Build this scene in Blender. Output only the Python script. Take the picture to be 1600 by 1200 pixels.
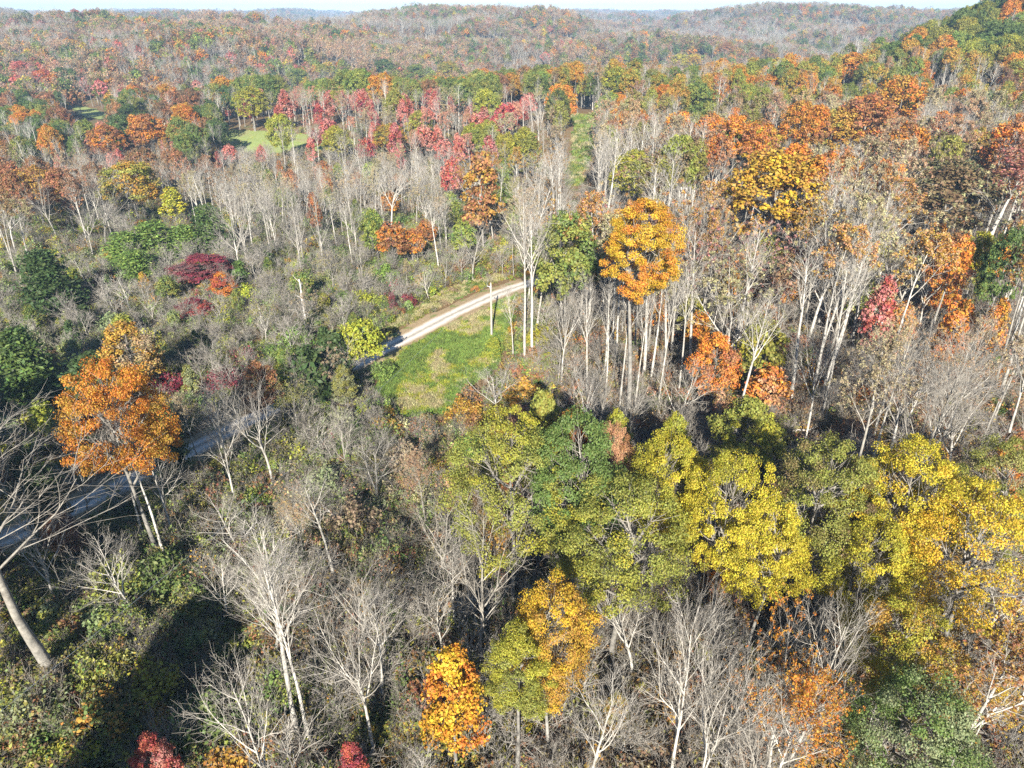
import bpy, math, random
import numpy as np

# ------------------------------------------------------------------ start clean
S = bpy.context.scene
for o in list(bpy.data.objects):
    bpy.data.objects.remove(o)
COL = S.collection
R_ = math.radians

# ------------------------------------------------------------------ camera
F_PX, CX, CY = 1109.0, 800.0, 600.0          # focal length and centre, in pixels of the 1600x1200 photograph
CAM_Z = 45.0
PITCH = R_(27.6)
cam_d = bpy.data.cameras.new('camera')
cam_d.sensor_width = 36.0
cam_d.lens = F_PX / 1600.0 * 36.0
cam_d.clip_start = 0.5
cam_d.clip_end = 20000.0
cam = bpy.data.objects.new('camera', cam_d)
cam.location = (0, 0, CAM_Z)
cam.rotation_euler = (math.pi / 2 - PITCH, 0, 0)
COL.objects.link(cam)
S.camera = cam

# ------------------------------------------------------------------ sky, sun, exposure
SUN_EL, SUN_TURN = R_(26.0), R_(-2.0)
W = bpy.data.worlds.new('World')
S.world = W
W.use_nodes = True
wn = W.node_tree
wn.nodes.clear()
sky = wn.nodes.new('ShaderNodeTexSky')
sky.sky_type = 'NISHITA'
sky.sun_disc = False
sky.sun_elevation = SUN_EL
sky.sun_rotation = math.pi + SUN_TURN * -1
sky.altitude = 1200
sky.air_density = 1.0
sky.dust_density = 0.0
sky.ozone_density = 5.0
bg = wn.nodes.new('ShaderNodeBackground')
bg.inputs['Strength'].default_value = 0.06
wo = wn.nodes.new('ShaderNodeOutputWorld')
wn.links.new(sky.outputs[0], bg.inputs[0])
wn.links.new(bg.outputs[0], wo.inputs[0])

sun_d = bpy.data.lights.new('sun', 'SUN')
sun_d.energy = 5.0
sun_d.angle = R_(0.5)
sun_d.color = (1.0, 0.955, 0.87)
sun = bpy.data.objects.new('sun', sun_d)
sun.rotation_euler = (math.pi / 2 - SUN_EL, 0, SUN_TURN)
sun.location = (0, -60, 90)
COL.objects.link(sun)

S.view_settings.view_transform = 'Standard'
S.view_settings.look = 'None'
S.view_settings.exposure = 1.52
S.view_settings.gamma = 1.0
S.view_settings.use_curve_mapping = False
S.cycles.max_bounces = 4
S.cycles.diffuse_bounces = 2
S.cycles.glossy_bounces = 1
S.cycles.transmission_bounces = 2
S.cycles.volume_bounces = 0
S.cycles.transparent_max_bounces = 4
S.cycles.use_denoising = False
S.cycles.sample_clamp_indirect = 4.0
HAZE_DENSITY = 0.0002

rng = np.random.default_rng(7)
random.seed(7)

# ------------------------------------------------------------------ noise and terrain
_lat = np.random.default_rng(3).random((256, 256))


def vnoise(x, y):
    xi, yi = np.floor(x).astype(np.int64), np.floor(y).astype(np.int64)
    fx, fy = x - xi, y - yi
    fx, fy = fx * fx * (3 - 2 * fx), fy * fy * (3 - 2 * fy)
    a = _lat[xi & 255, yi & 255]
    b = _lat[(xi + 1) & 255, yi & 255]
    c = _lat[xi & 255, (yi + 1) & 255]
    d = _lat[(xi + 1) & 255, (yi + 1) & 255]
    return (a * (1 - fx) + b * fx) * (1 - fy) + (c * (1 - fx) + d * fx) * fy


def fbm(x, y, n=4):
    v, a, t = 0.0, 0.5, 0.0
    for i in range(n):
        v = v + a * vnoise(x * 2 ** i + 17.3 * i, y * 2 ** i + 5.1 * i)
        t += a
        a *= 0.5
    return v / t


def sstep(a, b, x):
    t = np.clip((x - a) / (b - a), 0, 1)
    return t * t * (3 - 2 * t)


def gauss(x, y, cx, cy, sx, sy):
    return np.exp(-((x - cx) / sx) ** 2 - ((y - cy) / sy) ** 2)


ROAD_PX = [(1010, 395), (930, 412), (868, 428), (800, 449), (740, 476), (680, 506), (620, 536), (570, 562), (480, 607),
           (380, 657), (280, 707), (180, 757), (80, 806), (0, 842), (-90, 880), (-220, 930)]


def px_dir(u, v):
    a, b = (u - CX) / F_PX, (CY - v) / F_PX
    return np.array([a, math.cos(PITCH) + b * math.sin(PITCH), -math.sin(PITCH) + b * math.cos(PITCH)])


def flat_hit(u, v, z=0.0):
    d = px_dir(u, v)
    t = (z - CAM_Z) / d[2]
    return d[0] * t, d[1] * t


def project(x, y, z):
    dz = z - CAM_Z
    depth = y * math.cos(PITCH) - dz * math.sin(PITCH)
    up = y * math.sin(PITCH) + dz * math.cos(PITCH)
    depth = np.maximum(depth, 0.01)
    return CX + F_PX * x / depth, CY - F_PX * up / depth


def smooth_line(pts, step=1.0):
    p = np.array(pts, float)
    for _ in range(3):
        q = np.empty((2 * len(p), 2))
        q[0::2] = np.vstack([p[0], p[:-1] * .25 + p[1:] * .75])
        q[1::2] = np.vstack([p[:-1] * .75 + p[1:] * .25, p[-1]])
        q[0] = p[0]
        idx = np.r_[0, np.arange(2, 2 * len(p))]
        # chaikin corner cutting, ordered
        out = [p[0]]
        for i in range(len(p) - 1):
            out += [p[i] * .75 + p[i + 1] * .25, p[i] * .25 + p[i + 1] * .75]
        out.append(p[-1])
        p = np.array(out)
    s = np.r_[0, np.cumsum(np.linalg.norm(np.diff(p, axis=0), axis=1))]
    n = int(s[-1] / step)
    t = np.linspace(0, s[-1], n)
    return np.c_[np.interp(t, s, p[:, 0]), np.interp(t, s, p[:, 1])]


ROAD = smooth_line([flat_hit(*p) for p in ROAD_PX], 1.5)


def road_dist(x, y):
    x, y = np.asarray(x, float), np.asarray(y, float)
    out = np.full(x.shape, 1e9)
    near = (np.abs(x) < 140) & (y > 5) & (y < 230)
    if near.any():
        px, py = x[near], y[near]
        best = np.full(px.shape, 1e9)
        for i in range(0, len(ROAD), 2):
            np.minimum(best, np.hypot(px - ROAD[i, 0], py - ROAD[i, 1]), out=best)
        out[near] = best
    return out


def ground(x, y):
    x, y = np.asarray(x, float), np.asarray(y, float)
    z = 1.6 * (fbm(x / 38 + 3, y / 38 + 9, 3) - 0.5)
    # bank rising in the lower left, gully beside it
    z = z + 2.6 * gauss(x, y, -33, 36, 9, 16) - 1.6 * gauss(x, y, -23, 36, 4.5, 22)
    # gentle swells of the plateau
    z = z - 7.5 * gauss(x, y, -60, 225, 120, 55)
    z = z + 3.5 * gauss(x, y, -20, 345, 170, 45)
    z = z + 3.0 * gauss(x, y, 120, 350, 110, 60)
    z = z - 9 * gauss(x, y, -230, 300, 110, 120)
    # the green hill on the right
    z = z + 68 * gauss(x, y, 325, 405, 116, 122)
    # valleys beyond the plateau, dissected ridges farther out
    r = np.hypot(x, y)
    wob = 60 * (fbm(x / 160 + 50, y / 160 + 11, 2) - .5)
    far = sstep(390, 640, y + wob + 0.12 * np.abs(x))
    n1 = fbm(x / 420 + 31.7, y / 340 + 12.2, 4)
    plate = -41 + 57 * sstep(0.25, 0.75, n1) + 0.0088 * np.clip(r - 1500, 0, 3000)
    wy = y + 190 * (fbm(x / 150 + 9, y / 400 + 1, 3) - .5)
    wx = x + 120 * (fbm(x / 300 + 3, y / 140 + 7, 2) - .5)

    def ridge(cx, cy, sx, sy, h):
        return -38 + (h + 38) * np.exp(-((wx - cx) / sx) ** 4 - ((wy - cy) / sy) ** 2)
    for q in ((-322, 950, 95, 130, 33), (-470, 800, 260, 130, 23), (-60, 1240, 300, 230, 42), (-190, 1010, 120, 110, 20), (640, 1520, 400, 280, 41),
              (250, 900, 190, 120, 4), (520, 1040, 240, 140, 12), (-900, 1500, 500, 200, 30), (60, 860, 170, 110, 2)):
        plate = np.maximum(plate, ridge(*q)) + .10 * np.minimum(np.maximum(ridge(*q), -30) + 30, np.maximum(plate, -30) + 30)
    plate = plate + 38 * (fbm(x / 170 + 40, y / 210 + 21, 3) - .5)
    plate = plate - 20 * gauss(x, y, -640, 1050, 330, 420) - 5 * gauss(x, y, 640, 1500, 400, 300)
    cap = 38 + 8 * fbm(x / 300 + 4, y / 300 + 2, 2)
    plate = np.where(plate > cap, cap + (plate - cap) * 0.2, plate)
    return z * (1 - far) + plate * far + far * 1.0


def gz(x, y):
    return float(ground(np.array([x]), np.array([y]))[0])


def base_hit(u, v):
    """Where the ray through a pixel meets the ground."""
    return top_hit(u, v, 0.0)


def top_hit(u, v, H):
    """The ground point above which the ray passes at height H."""
    d = px_dir(u, v)
    t = np.linspace(10, 2500, 25000)
    x, y, z = d[0] * t, d[1] * t, CAM_Z + d[2] * t
    g = ground(x, y) + H
    k = np.argmax(z <= g)
    if z[k] > g[k]:
        k = len(t) - 1
    return float(x[k]), float(y[k])


# ------------------------------------------------------------------ node helpers
class NT:
    def __init__(s, name):
        s.m = bpy.data.materials.new(name)
        s.m.use_nodes = True
        s.t = s.m.node_tree
        s.t.nodes.clear()
        s.out = s.t.nodes.new('ShaderNodeOutputMaterial')

    def n(s, typ, **kw):
        nd = s.t.nodes.new(typ)
        ins = kw.pop('ins', {})
        for k, v in kw.items():
            setattr(nd, k, v)
        for k, v in ins.items():
            if hasattr(v, 'is_linked') or isinstance(v, bpy.types.NodeSocket):
                s.t.links.new(v, nd.inputs[k])
            else:
                nd.inputs[k].default_value = v
        return nd

    def math(s, op, a, b=0.0, c=None, clamp=False):
        nd = s.n('ShaderNodeMath', operation=op, use_clamp=clamp)
        for i, v in enumerate((a, b, c)):
            if v is None:
                continue
            if isinstance(v, bpy.types.NodeSocket):
                s.t.links.new(v, nd.inputs[i])
            else:
                nd.inputs[i].default_value = v
        return nd.outputs[0]

    def mix(s, fac, a, b, blend='MIX'):
        nd = s.n('ShaderNodeMix', data_type='RGBA', blend_type=blend)
        for k, v in ((0, fac), (6, a), (7, b)):
            if isinstance(v, bpy.types.NodeSocket):
                s.t.links.new(v, nd.inputs[k])
            else:
                nd.inputs[k].default_value = (*v, 1) if isinstance(v, tuple) and len(v) == 3 else v
        return nd.outputs[2]

    def noise(s, scale, detail=3, rough=.5, vec=None):
        nd = s.n('ShaderNodeTexNoise', ins={'Scale': scale, 'Detail': detail, 'Roughness': rough})
        if vec is not None:
            s.t.links.new(vec, nd.inputs['Vector'])
        return nd.outputs[0]

    def ramp(s, fac, lo, hi):
        nd = s.n('ShaderNodeMapRange', interpolation_type='SMOOTHSTEP', ins={'Value': fac, 'From Min': lo, 'From Max': hi})
        return nd.outputs[0]

    def pos(s):
        return s.n('ShaderNodeNewGeometry').outputs['Position']

    def attr(s, name, typ):
        return s.n('ShaderNodeAttribute', attribute_name=name, attribute_type=typ)

    def bsdf(s, col, rough=.8, spec=.2, bump=None, bstr=.4, bdist=.05):
        p = s.n('ShaderNodeBsdfPrincipled', ins={'Roughness': rough, 'Specular IOR Level': spec})
        if isinstance(col, bpy.types.NodeSocket):
            s.t.links.new(col, p.inputs['Base Color'])
        else:
            p.inputs['Base Color'].default_value = (*col, 1)
        if bump is not None:
            b = s.n('ShaderNodeBump', ins={'Strength': bstr, 'Distance': bdist, 'Height': bump})
            s.t.links.new(b.outputs[0], p.inputs['Normal'])
        return p.outputs[0]

    def end(s, shader):
        s.t.links.new(shader, s.out.inputs[0])
        return s.m


def leaf_material():
    t = NT('leaf')
    a = t.attr('tint', 'INSTANCER').outputs['Color']
    b = t.attr('tint2', 'INSTANCER').outputs['Color']
    lv = t.n('ShaderNodeSeparateXYZ', ins={0: t.attr('lv', 'GEOMETRY').outputs['Vector']})
    f = t.ramp(lv.outputs[1], .35, .75)
    c = t.mix(f, a, b)
    hue = t.math('MULTIPLY_ADD', lv.outputs[0], .055, .4725)
    val = t.math('MULTIPLY_ADD', lv.outputs[2], .66, .66)
    h = t.n('ShaderNodeHueSaturation', ins={'Hue': hue, 'Saturation': 1.0, 'Value': val, 'Fac': 1.0, 'Color': c}).outputs[0]
    p = t.bsdf(h, .55, .25)
    tr = t.n('ShaderNodeBsdfTranslucent', ins={'Color': h}).outputs[0]
    mx = t.n('ShaderNodeMixShader', ins={0: .3, 1: p, 2: tr}).outputs[0]
    return t.end(mx)


def bark_material():
    t = NT('bark')
    a = t.attr('bark', 'INSTANCER').outputs['Color']
    lv = t.n('ShaderNodeSeparateXYZ', ins={0: t.attr('lv', 'GEOMETRY').outputs['Vector']})
    nz = t.noise(2.2, 4, .6, t.pos())
    nz2 = t.noise(9.0, 2, .6, t.pos())
    c = t.mix(lv.outputs[1], a, t.mix(.6, a, (.29, .25, .205)))
    v = t.math('MULTIPLY_ADD', nz, 2.0, -.06)
    v2 = t.math('MULTIPLY_ADD', nz2, .5, .75)
    v = t.math('MULTIPLY', v, v2)
    v = t.math('MULTIPLY', v, t.math('MULTIPLY_ADD', lv.outputs[0], .4, .8))
    h = t.n('ShaderNodeHueSaturation', ins={'Hue': .5, 'Saturation': 1.0, 'Value': v, 'Fac': 1.0, 'Color': c}).outputs[0]
    return t.end(t.bsdf(h, .9, .1, nz2, .5, .04))


LEAF, BARK = leaf_material(), bark_material()


# ------------------------------------------------------------------ mesh data gathered as arrays
class MD:
    def __init__(s):
        s.V, s.F, s.L, s.M, s.n = [], [], [], [], 0

    def add(s, V, F, lv, mat=0):
        if len(V) == 0:
            return s
        s.V.append(np.asarray(V, np.float32))
        s.F.append(np.asarray(F, np.int64) + s.n)
        s.L.append(np.asarray(lv, np.float32))
        s.M.append(np.full(len(F), mat, np.int32))
        s.n += len(V)
        return s

    def merge(s, o, mat):
        for V, F, L in zip(o.V, o.F, o.L):
            pass
        off = s.n
        for V in o.V:
            s.V.append(V)
        for F in o.F:
            s.F.append(F + off)
        for L in o.L:
            s.L.append(L)
        for M in o.M:
            s.M.append(np.full(len(M), mat, np.int32))
        s.n += o.n
        return s

    def mesh(s, name, mats, smooth=False):
        me = bpy.data.meshes.new(name)
        V = np.concatenate(s.V)
        loops = np.concatenate([f.ravel() for f in s.F]).astype(np.int32)
        tot = np.concatenate([np.full(len(f), f.shape[1], np.int32) for f in s.F])
        start = np.r_[0, np.cumsum(tot)[:-1]].astype(np.int32)
        me.vertices.add(len(V))
        me.vertices.foreach_set('co', V.ravel())
        me.loops.add(len(loops))
        me.loops.foreach_set('vertex_index', loops)
        me.polygons.add(len(tot))
        me.polygons.foreach_set('loop_start', start)
        me.polygons.foreach_set('loop_total', tot)
        me.polygons.foreach_set('material_index', np.concatenate(s.M))
        if smooth:
            me.polygons.foreach_set('use_smooth', np.ones(len(tot), bool))
        at = me.attributes.new('lv', 'FLOAT_VECTOR', 'POINT')
        at.data.foreach_set('vector', np.concatenate(s.L).ravel())
        for m in mats:
            me.materials.append(m)
        me.update(calc_edges=True)
        return me


def unit(v):
    return v / np.maximum(np.linalg.norm(v, axis=-1, keepdims=True), 1e-9)


def tubes(P, Rr, s, lv0, lv1, g):
    """N polylines of n points as s-sided tubes."""
    N, n, _ = P.shape
    T = np.gradient(P, axis=1)
    T = unit(T)
    t0 = T.mean(axis=1)
    ref = np.where(np.abs(t0[:, 2:3]) > .8, np.array([[1., 0, 0]]), np.array([[0, 0, 1.]]))[:, None, :]
    U = unit(np.cross(T, np.broadcast_to(ref, T.shape)))
    Wv = np.cross(T, U)
    a = np.arange(s) * 2 * math.pi / s
    V = P[:, :, None, :] + Rr[:, :, None, None] * (np.cos(a)[None, None, :, None] * U[:, :, None, :] + np.sin(a)[None, None, :, None] * Wv[:, :, None, :])
    idx = np.arange(N * n * s).reshape(N, n, s)
    i0, i1 = idx[:, :-1, :], idx[:, 1:, :]
    F = np.stack([i0, np.roll(i0, -1, 2), np.roll(i1, -1, 2), i1], -1).reshape(-1, 4)
    lv = np.zeros((N, n, s, 3))
    lv[..., 0] = g.random(N)[:, None, None]
    lv[..., 1] = np.linspace(lv0, lv1, n)[None, :, None]
    return V.reshape(-1, 3), F, lv.reshape(-1, 3)


def grow(org, d, L, r0, r1, n, wob, trop, g):
    """Vectorised wandering branches -> points (N,n+1,3), radii (N,n+1)."""
    N = len(org)
    P = np.empty((N, n + 1, 3))
    P[:, 0] = org
    d = unit(d)
    for i in range(n):
        P[:, i + 1] = P[:, i] + d * (L / n)[:, None]
        d = unit(d + g.normal(0, wob, (N, 3)) + np.array([0, 0, trop]))
    k = np.linspace(0, 1, n + 1)[None, :]
    return P, r0[:, None] * (1 - k) + r1[:, None] * k


def kids(P, Rr, c, t0, t1, ang, asd, g):
    """c children on each polyline: origin, direction, radius there, t, parent index."""
    N, n1, _ = P.shape
    t = t0 + (t1 - t0) * (np.arange(c)[None, :] + g.random((N, c))) / c
    f = t * (n1 - 1)
    i = np.minimum(f.astype(int), n1 - 2)
    w = (f - i)[..., None]
    rows = np.arange(N)[:, None]
    A, B = P[rows, i], P[rows, i + 1]
    o = A * (1 - w) + B * w
    T = unit(B - A)
    ra = Rr[rows, i] * (1 - w[..., 0]) + Rr[rows, i + 1] * w[..., 0]
    az = np.arange(c)[None, :] * 2.39996 + g.random((N, 1)) * 6.28 + g.normal(0, .4, (N, c))
    ref = np.where(np.abs(T[..., 2:3]) > .85, np.array([1., 0, 0]), np.array([0, 0, 1.]))
    U = unit(np.cross(T, ref))
    Wv = np.cross(T, U)
    an = np.clip(g.normal(ang, asd, (N, c)), .12, 1.5)[..., None]
    d = np.cos(an) * T + np.sin(an) * (np.cos(az)[..., None] * U + np.sin(az)[..., None] * Wv)
    par = np.repeat(np.arange(N), c)
    return o.reshape(-1, 3), d.reshape(-1, 3), ra.reshape(-1), t.reshape(-1), par


def leaves(C, Nrm, size, g, lv, elong=1.5):
    """One rhombus per leaf."""
    M = len(C)
    Nrm = unit(Nrm)
    A = unit(np.cross(Nrm, unit(g.normal(0, 1, (M, 3)))))
    B = np.cross(Nrm, A)
    sz = (size * g.uniform(.5, 1.5, M))[:, None]
    a, b = A * sz * .5 * elong, B * sz * .5
    bend = Nrm * sz * .12
    V = np.stack([C - a - bend, C - b + bend, C + a - bend, C + b + bend], 1).reshape(-1, 3)
    F = np.arange(4 * M).reshape(M, 4)
    return V, F, np.repeat(lv, 4, axis=0)


class Tree:
    """trunk, limbs (list), crown as MD; H and R are its size."""
    def __init__(s):
        s.trunk, s.limbs, s.crown, s.H, s.R, s.leafy = MD(), [], MD(), 1, 1, False
        s.me = {}


def skeleton(H, g, form, lod):
    """Levels of branches. form: poplar (tall, narrow), spread (forked low, wide), brush."""
    T = Tree()
    T.H = H
    r0 = H * (.0113 if form == 'poplar' else .0135)
    if form == 'poplar':
        P, Rr = grow(np.zeros((1, 3)), np.array([[g.normal(0, .03), g.normal(0, .03), 1]]), np.array([H * .93]), np.array([r0]), np.array([r0 * .16]), 12, .022, .015, g)
        nl, t0, t1, ang, ll, trop = (12, .52, .97, .60, .25, .12) if lod == 0 else (10, .60, .98, .55, .21, .13)
    elif form == 'fork':
        P, Rr = grow(np.zeros((1, 3)), np.array([[g.normal(0, .06), g.normal(0, .06), 1]]), np.array([H * .55]), np.array([r0]), np.array([r0 * .55]), 8, .05, .03, g)
        nl, t0, t1, ang, ll, trop = (6, .62, 1.0, .55, .52, .11)
    else:
        P, Rr = grow(np.zeros((1, 3)), np.array([[g.normal(0, .08), g.normal(0, .08), 1]]), np.array([H * .8]), np.array([r0]), np.array([r0 * .22]), 9, .06, .03, g)
        nl, t0, t1, ang, ll, trop = (12, .25, .98, .85, .42, .09)
    P[:, 0, 2] -= .35
    Rr[:, 0] *= 1.35
    Rr = Rr * g.uniform(.88, 1.12, Rr.shape)
    T.trunk.add(*tubes(P, Rr, 8 if lod == 0 else 5, 0, .15, g))
    if lod == 2:
        nl = max(5, nl * 2 // 3)
    o, d, ra, t, par = kids(P, Rr, nl, t0, t1, ang, .14, g)
    if form != 'fork':
        d[:, 2] += .15
    Ll = H * ll * (1.25 - .75 * (t - t0) / (t1 - t0)) * g.uniform(.75, 1.2, nl)
    if form == 'fork':
        Ll = H * ll * g.uniform(.75, 1.1, nl)
    LP, LR = grow(o, d, Ll, np.minimum(ra * .75, ra * g.uniform(.45, .75, nl)), ra * .12, 6 if lod == 0 else 4, .10, trop, g)
    for k in range(nl):
        T.limbs.append(MD().add(*tubes(LP[k:k + 1], LR[k:k + 1], 6 if lod == 0 else 4, .15, .4, g)))
    nb = {0: 7, 1: 6, 2: 5}[lod] + (3 if form == 'fork' else 0)
    o, d, ra, t, par = kids(LP, LR, nb, .18, 1.0, .62, .18, g)
    Lb = Ll[par] * (.62 - .30 * t) * g.uniform(.7, 1.25, len(par))
    mr = {0: .013, 1: .021, 2: .042}[lod]
    BP, BR = grow(o, d, Lb, np.maximum(ra * .6, mr), np.full(len(par), mr * .6), 4 if lod == 0 else 2, .13, .08, g)
    T.crown.add(*tubes(BP, BR, 4 if lod == 0 else 3, .4, .7, g))
    ends = [BP[:, -1]]
    if lod < 2:
        nt = {0: 5, 1: 3}[lod]
        o, d, ra, t, par2 = kids(BP, BR, nt, .15, 1.0, .6, .2, g)
        Lt = Lb[par2] * (.62 - .25 * t) * g.uniform(.7, 1.3, len(par2))
        mt = {0: .008, 1: .013}[lod]
        TP, TR = grow(o, d, Lt, np.full(len(par2), mt), np.full(len(par2), mt * .55), 2, .12, .10, g)
        T.crown.add(*tubes(TP, TR, 3, .7, .9, g))
        ends.append(TP[:, -1])
        if lod == 0:
            o, d, ra, t, par3 = kids(TP, TR, 2, .2, 1.0, .55, .2, g)
            Lq = np.maximum(Lt[par3] * .55 * g.uniform(.6, 1.3, len(par3)), .18)
            QP, QR = grow(o, d, Lq, np.full(len(par3), .0065), np.full(len(par3), .0045), 1, 0, 0, g)
            T.crown.add(*tubes(QP, QR, 3, .9, 1.0, g))
            ends.append(QP[:, -1])
    else:
        o, d, ra, t, par2 = kids(BP, BR, 3, .3, 1.0, .5, .2, g)
        QP, QR = grow(o, d, Lb[par2] * .6, np.full(len(par2), .028), np.full(len(par2), .016), 1, 0, 0, g)
        T.crown.add(*tubes(QP, QR, 3, .8, 1.0, g))
        ends.append(QP[:, -1])
    T.ends = np.concatenate(ends)
    e = T.ends
    T.R = float(np.percentile(np.hypot(e[:, 0], e[:, 1]), 92))
    T.H = float(np.percentile(e[:, 2], 99))
    return T


def bare(H, seed, form, lod, sparse=0, size=.2):
    g = np.random.default_rng(seed)
    T = skeleton(H, g, form, lod)
    if sparse:
        e = T.ends
        # leaves hang on by patches of twigs
        key = fbm(e[:, 0] / 2.2 + seed, (e[:, 1] + e[:, 2]) / 2.2, 2) + g.normal(0, .10, len(e))
        pick = np.argsort(-key)[:max(10, int(len(e) * .5))]
        c = e[g.choice(pick, sparse)] + g.normal(0, size * .9, (sparse, 3))
        lv = np.c_[g.random(sparse), np.clip(key[pick].mean() + g.normal(0, .25, sparse), 0, 1), g.random(sparse)]
        T.crown.V, T.twigs = T.crown.V, T.crown
        L = MD()
        L.add(*leaves(c, g.normal(0, .7, (sparse, 3)) + np.array([0, -.2, .7]), np.full(sparse, size), g, lv))
        T.leaf = L
    return T


def leafy(H, R, cb, seed, lod, nlobe=8, clumps=30, per=70, size=.22, shape='round', gap=.12, crad=None):
    """Trunk and limbs under a crown of leaf clumps gathered on lobes."""
    g = np.random.default_rng(seed)
    T = Tree()
    T.H, T.R, T.leafy = H, R, True
    hz = H * (1 - cb) / 2
    c0 = np.array([0, 0, H * cb + hz])
    dirs = unit(g.normal(0, 1, (nlobe, 3)) + np.array([0, 0, .25]))
    az = np.arange(nlobe) * 2.39996 + g.random() * 6
    el = np.linspace(-.5, 1.0, nlobe)
    dirs = np.c_[np.cos(az) * np.sqrt(1 - el ** 2), np.sin(az) * np.sqrt(1 - el ** 2), el]
    nlobe = int(nlobe * 1.4)
    az = np.arange(nlobe) * 2.39996 + g.random() * 6
    el = np.linspace(-.5, 1.0, nlobe)
    dirs = np.c_[np.cos(az) * np.sqrt(1 - el ** 2), np.sin(az) * np.sqrt(1 - el ** 2), el]
    rl = R * g.uniform(.32, .54, nlobe)
    ext = np.array([R, R, hz])
    rz = np.minimum(rl * 1.0, hz * .62)
    cen = c0 + dirs * (ext - np.stack([rl, rl, rz], 1) * .92) * g.uniform(.8, 1.06, (nlobe, 1))
    if shape == 'cone':
        k = np.clip((cen[:, 2] - H * cb) / (H * (1 - cb)), 0, 1)
        cen[:, :2] *= (1.25 - .8 * k)[:, None]
        rl *= (1.2 - .45 * k)
    # a full core lobe ties the others together
    nlobe += 1
    cen = np.vstack([cen, c0 + np.array([0, 0, .12 * hz])])
    rl = np.append(rl, R * .66)
    rz = np.append(rz, hz * .72)
    CC, CN, CG = [], [], []
    for i in range(nlobe):
        m = clumps
        k = np.arange(m) + .5
        ph = np.arccos(1 - 2 * k / m)
        th = math.pi * (1 + 5 ** .5) * k + g.random() * 6
        dd = np.c_[np.cos(th) * np.sin(ph), np.sin(th) * np.sin(ph), np.cos(ph)]
        dd = unit(dd + g.normal(0, .18, dd.shape))
        rr = np.array([rl[i], rl[i], rz[i]]) * g.uniform(.70, 1.12, (m, 1))
        p = cen[i] + dd * rr
        keep = g.random(m) > gap
        keep &= ~((dd[:, 2] < -.45) & (g.random(m) < .6))
        for j in range(nlobe):
            if j != i:
                q = (p - cen[j]) / np.array([rl[j], rl[j], rz[j]])
                keep &= (np.linalg.norm(q, axis=1) > .72)
        CC.append(p[keep])
        CN.append(dd[keep])
        CG.append(np.full(keep.sum(), g.random()))
    CC, CN, CG = np.concatenate(CC), np.concatenate(CN), np.concatenate(CG)
    nc = len(CC)
    cr = (crad or R * .17) * g.uniform(.7, 1.3, nc)
    M = nc * per
    ci = np.repeat(np.arange(nc), per)
    off = unit(g.normal(0, 1, (M, 3))) * (g.random((M, 1)) ** .45) * np.array([1, 1, .55 if lod == 0 else .85])
    C = CC[ci] + off * cr[ci][:, None]
    Nm = .45 * CN[ci] + .45 * off + np.array([0, 0, .38]) + .55 * g.normal(0, 1, (M, 3))
    cg = np.clip(.55 * CG + .45 * g.random(nc), 0, 1)
    cb_ = g.random(nc)
    lv = np.c_[g.random(M), cg[ci], np.clip(.55 * g.random(M) + .45 * cb_[ci], 0, 1)]
    T.leaf = MD()
    T.leaf.add(*leaves(C, Nm, np.full(M, size), g, lv, 1.35))
    r0 = H * .0155
    P, Rr = grow(np.zeros((1, 3)), np.array([[g.normal(0, .04), g.normal(0, .04), 1]]), np.array([H * (cb + (1 - cb) * .62)]), np.array([r0]), np.array([r0 * .25]), 9, .03, .02, g)
    P[:, 0, 2] -= .35
    Rr[:, 0] *= 1.35
    T.trunk.add(*tubes(P, Rr, 8 if lod == 0 else 5, 0, .2, g))
    # limbs run from the trunk into the lobes
    nk = nlobe if lod == 0 else (min(nlobe, 4) if lod == 1 else 0)
    for i in range(nk):
        zt = np.clip((cen[i, 2] - np.hypot(*cen[i, :2]) * .8), H * cb * .8, P[0, -1, 2] * .97)
        a = np.array([np.interp(zt, P[0, :, 2], P[0, :, 0]), np.interp(zt, P[0, :, 2], P[0, :, 1]), zt])
        b = cen[i] + np.array([0, 0, rz[i] * .3])
        mid = (a + b) / 2 + g.normal(0, .25, 3) + np.array([0, 0, -.25])
        s = np.linspace(0, 1, 6)[:, None]
        Q = (1 - s) ** 2 * a + 2 * s * (1 - s) * mid + s ** 2 * b
        md = MD().add(*tubes(Q[None], np.linspace(r0 * .5, r0 * .12, 6)[None], 5, .2, .5, g))
        # secondary branches out to clumps of the lobe
        if lod == 0:
            o, d, ra, t, par = kids(Q[None], np.linspace(r0 * .5, r0 * .12, 6)[None], 9, .35, 1, .8, .2, g)
            BP, BR = grow(o, d, np.full(9, rl[i] * .95), ra * .5, ra * .15, 3, .12, .08, g)
            md.add(*tubes(BP, BR, 4, .5, .8, g))
        T.limbs.append(md)
    return T


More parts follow.
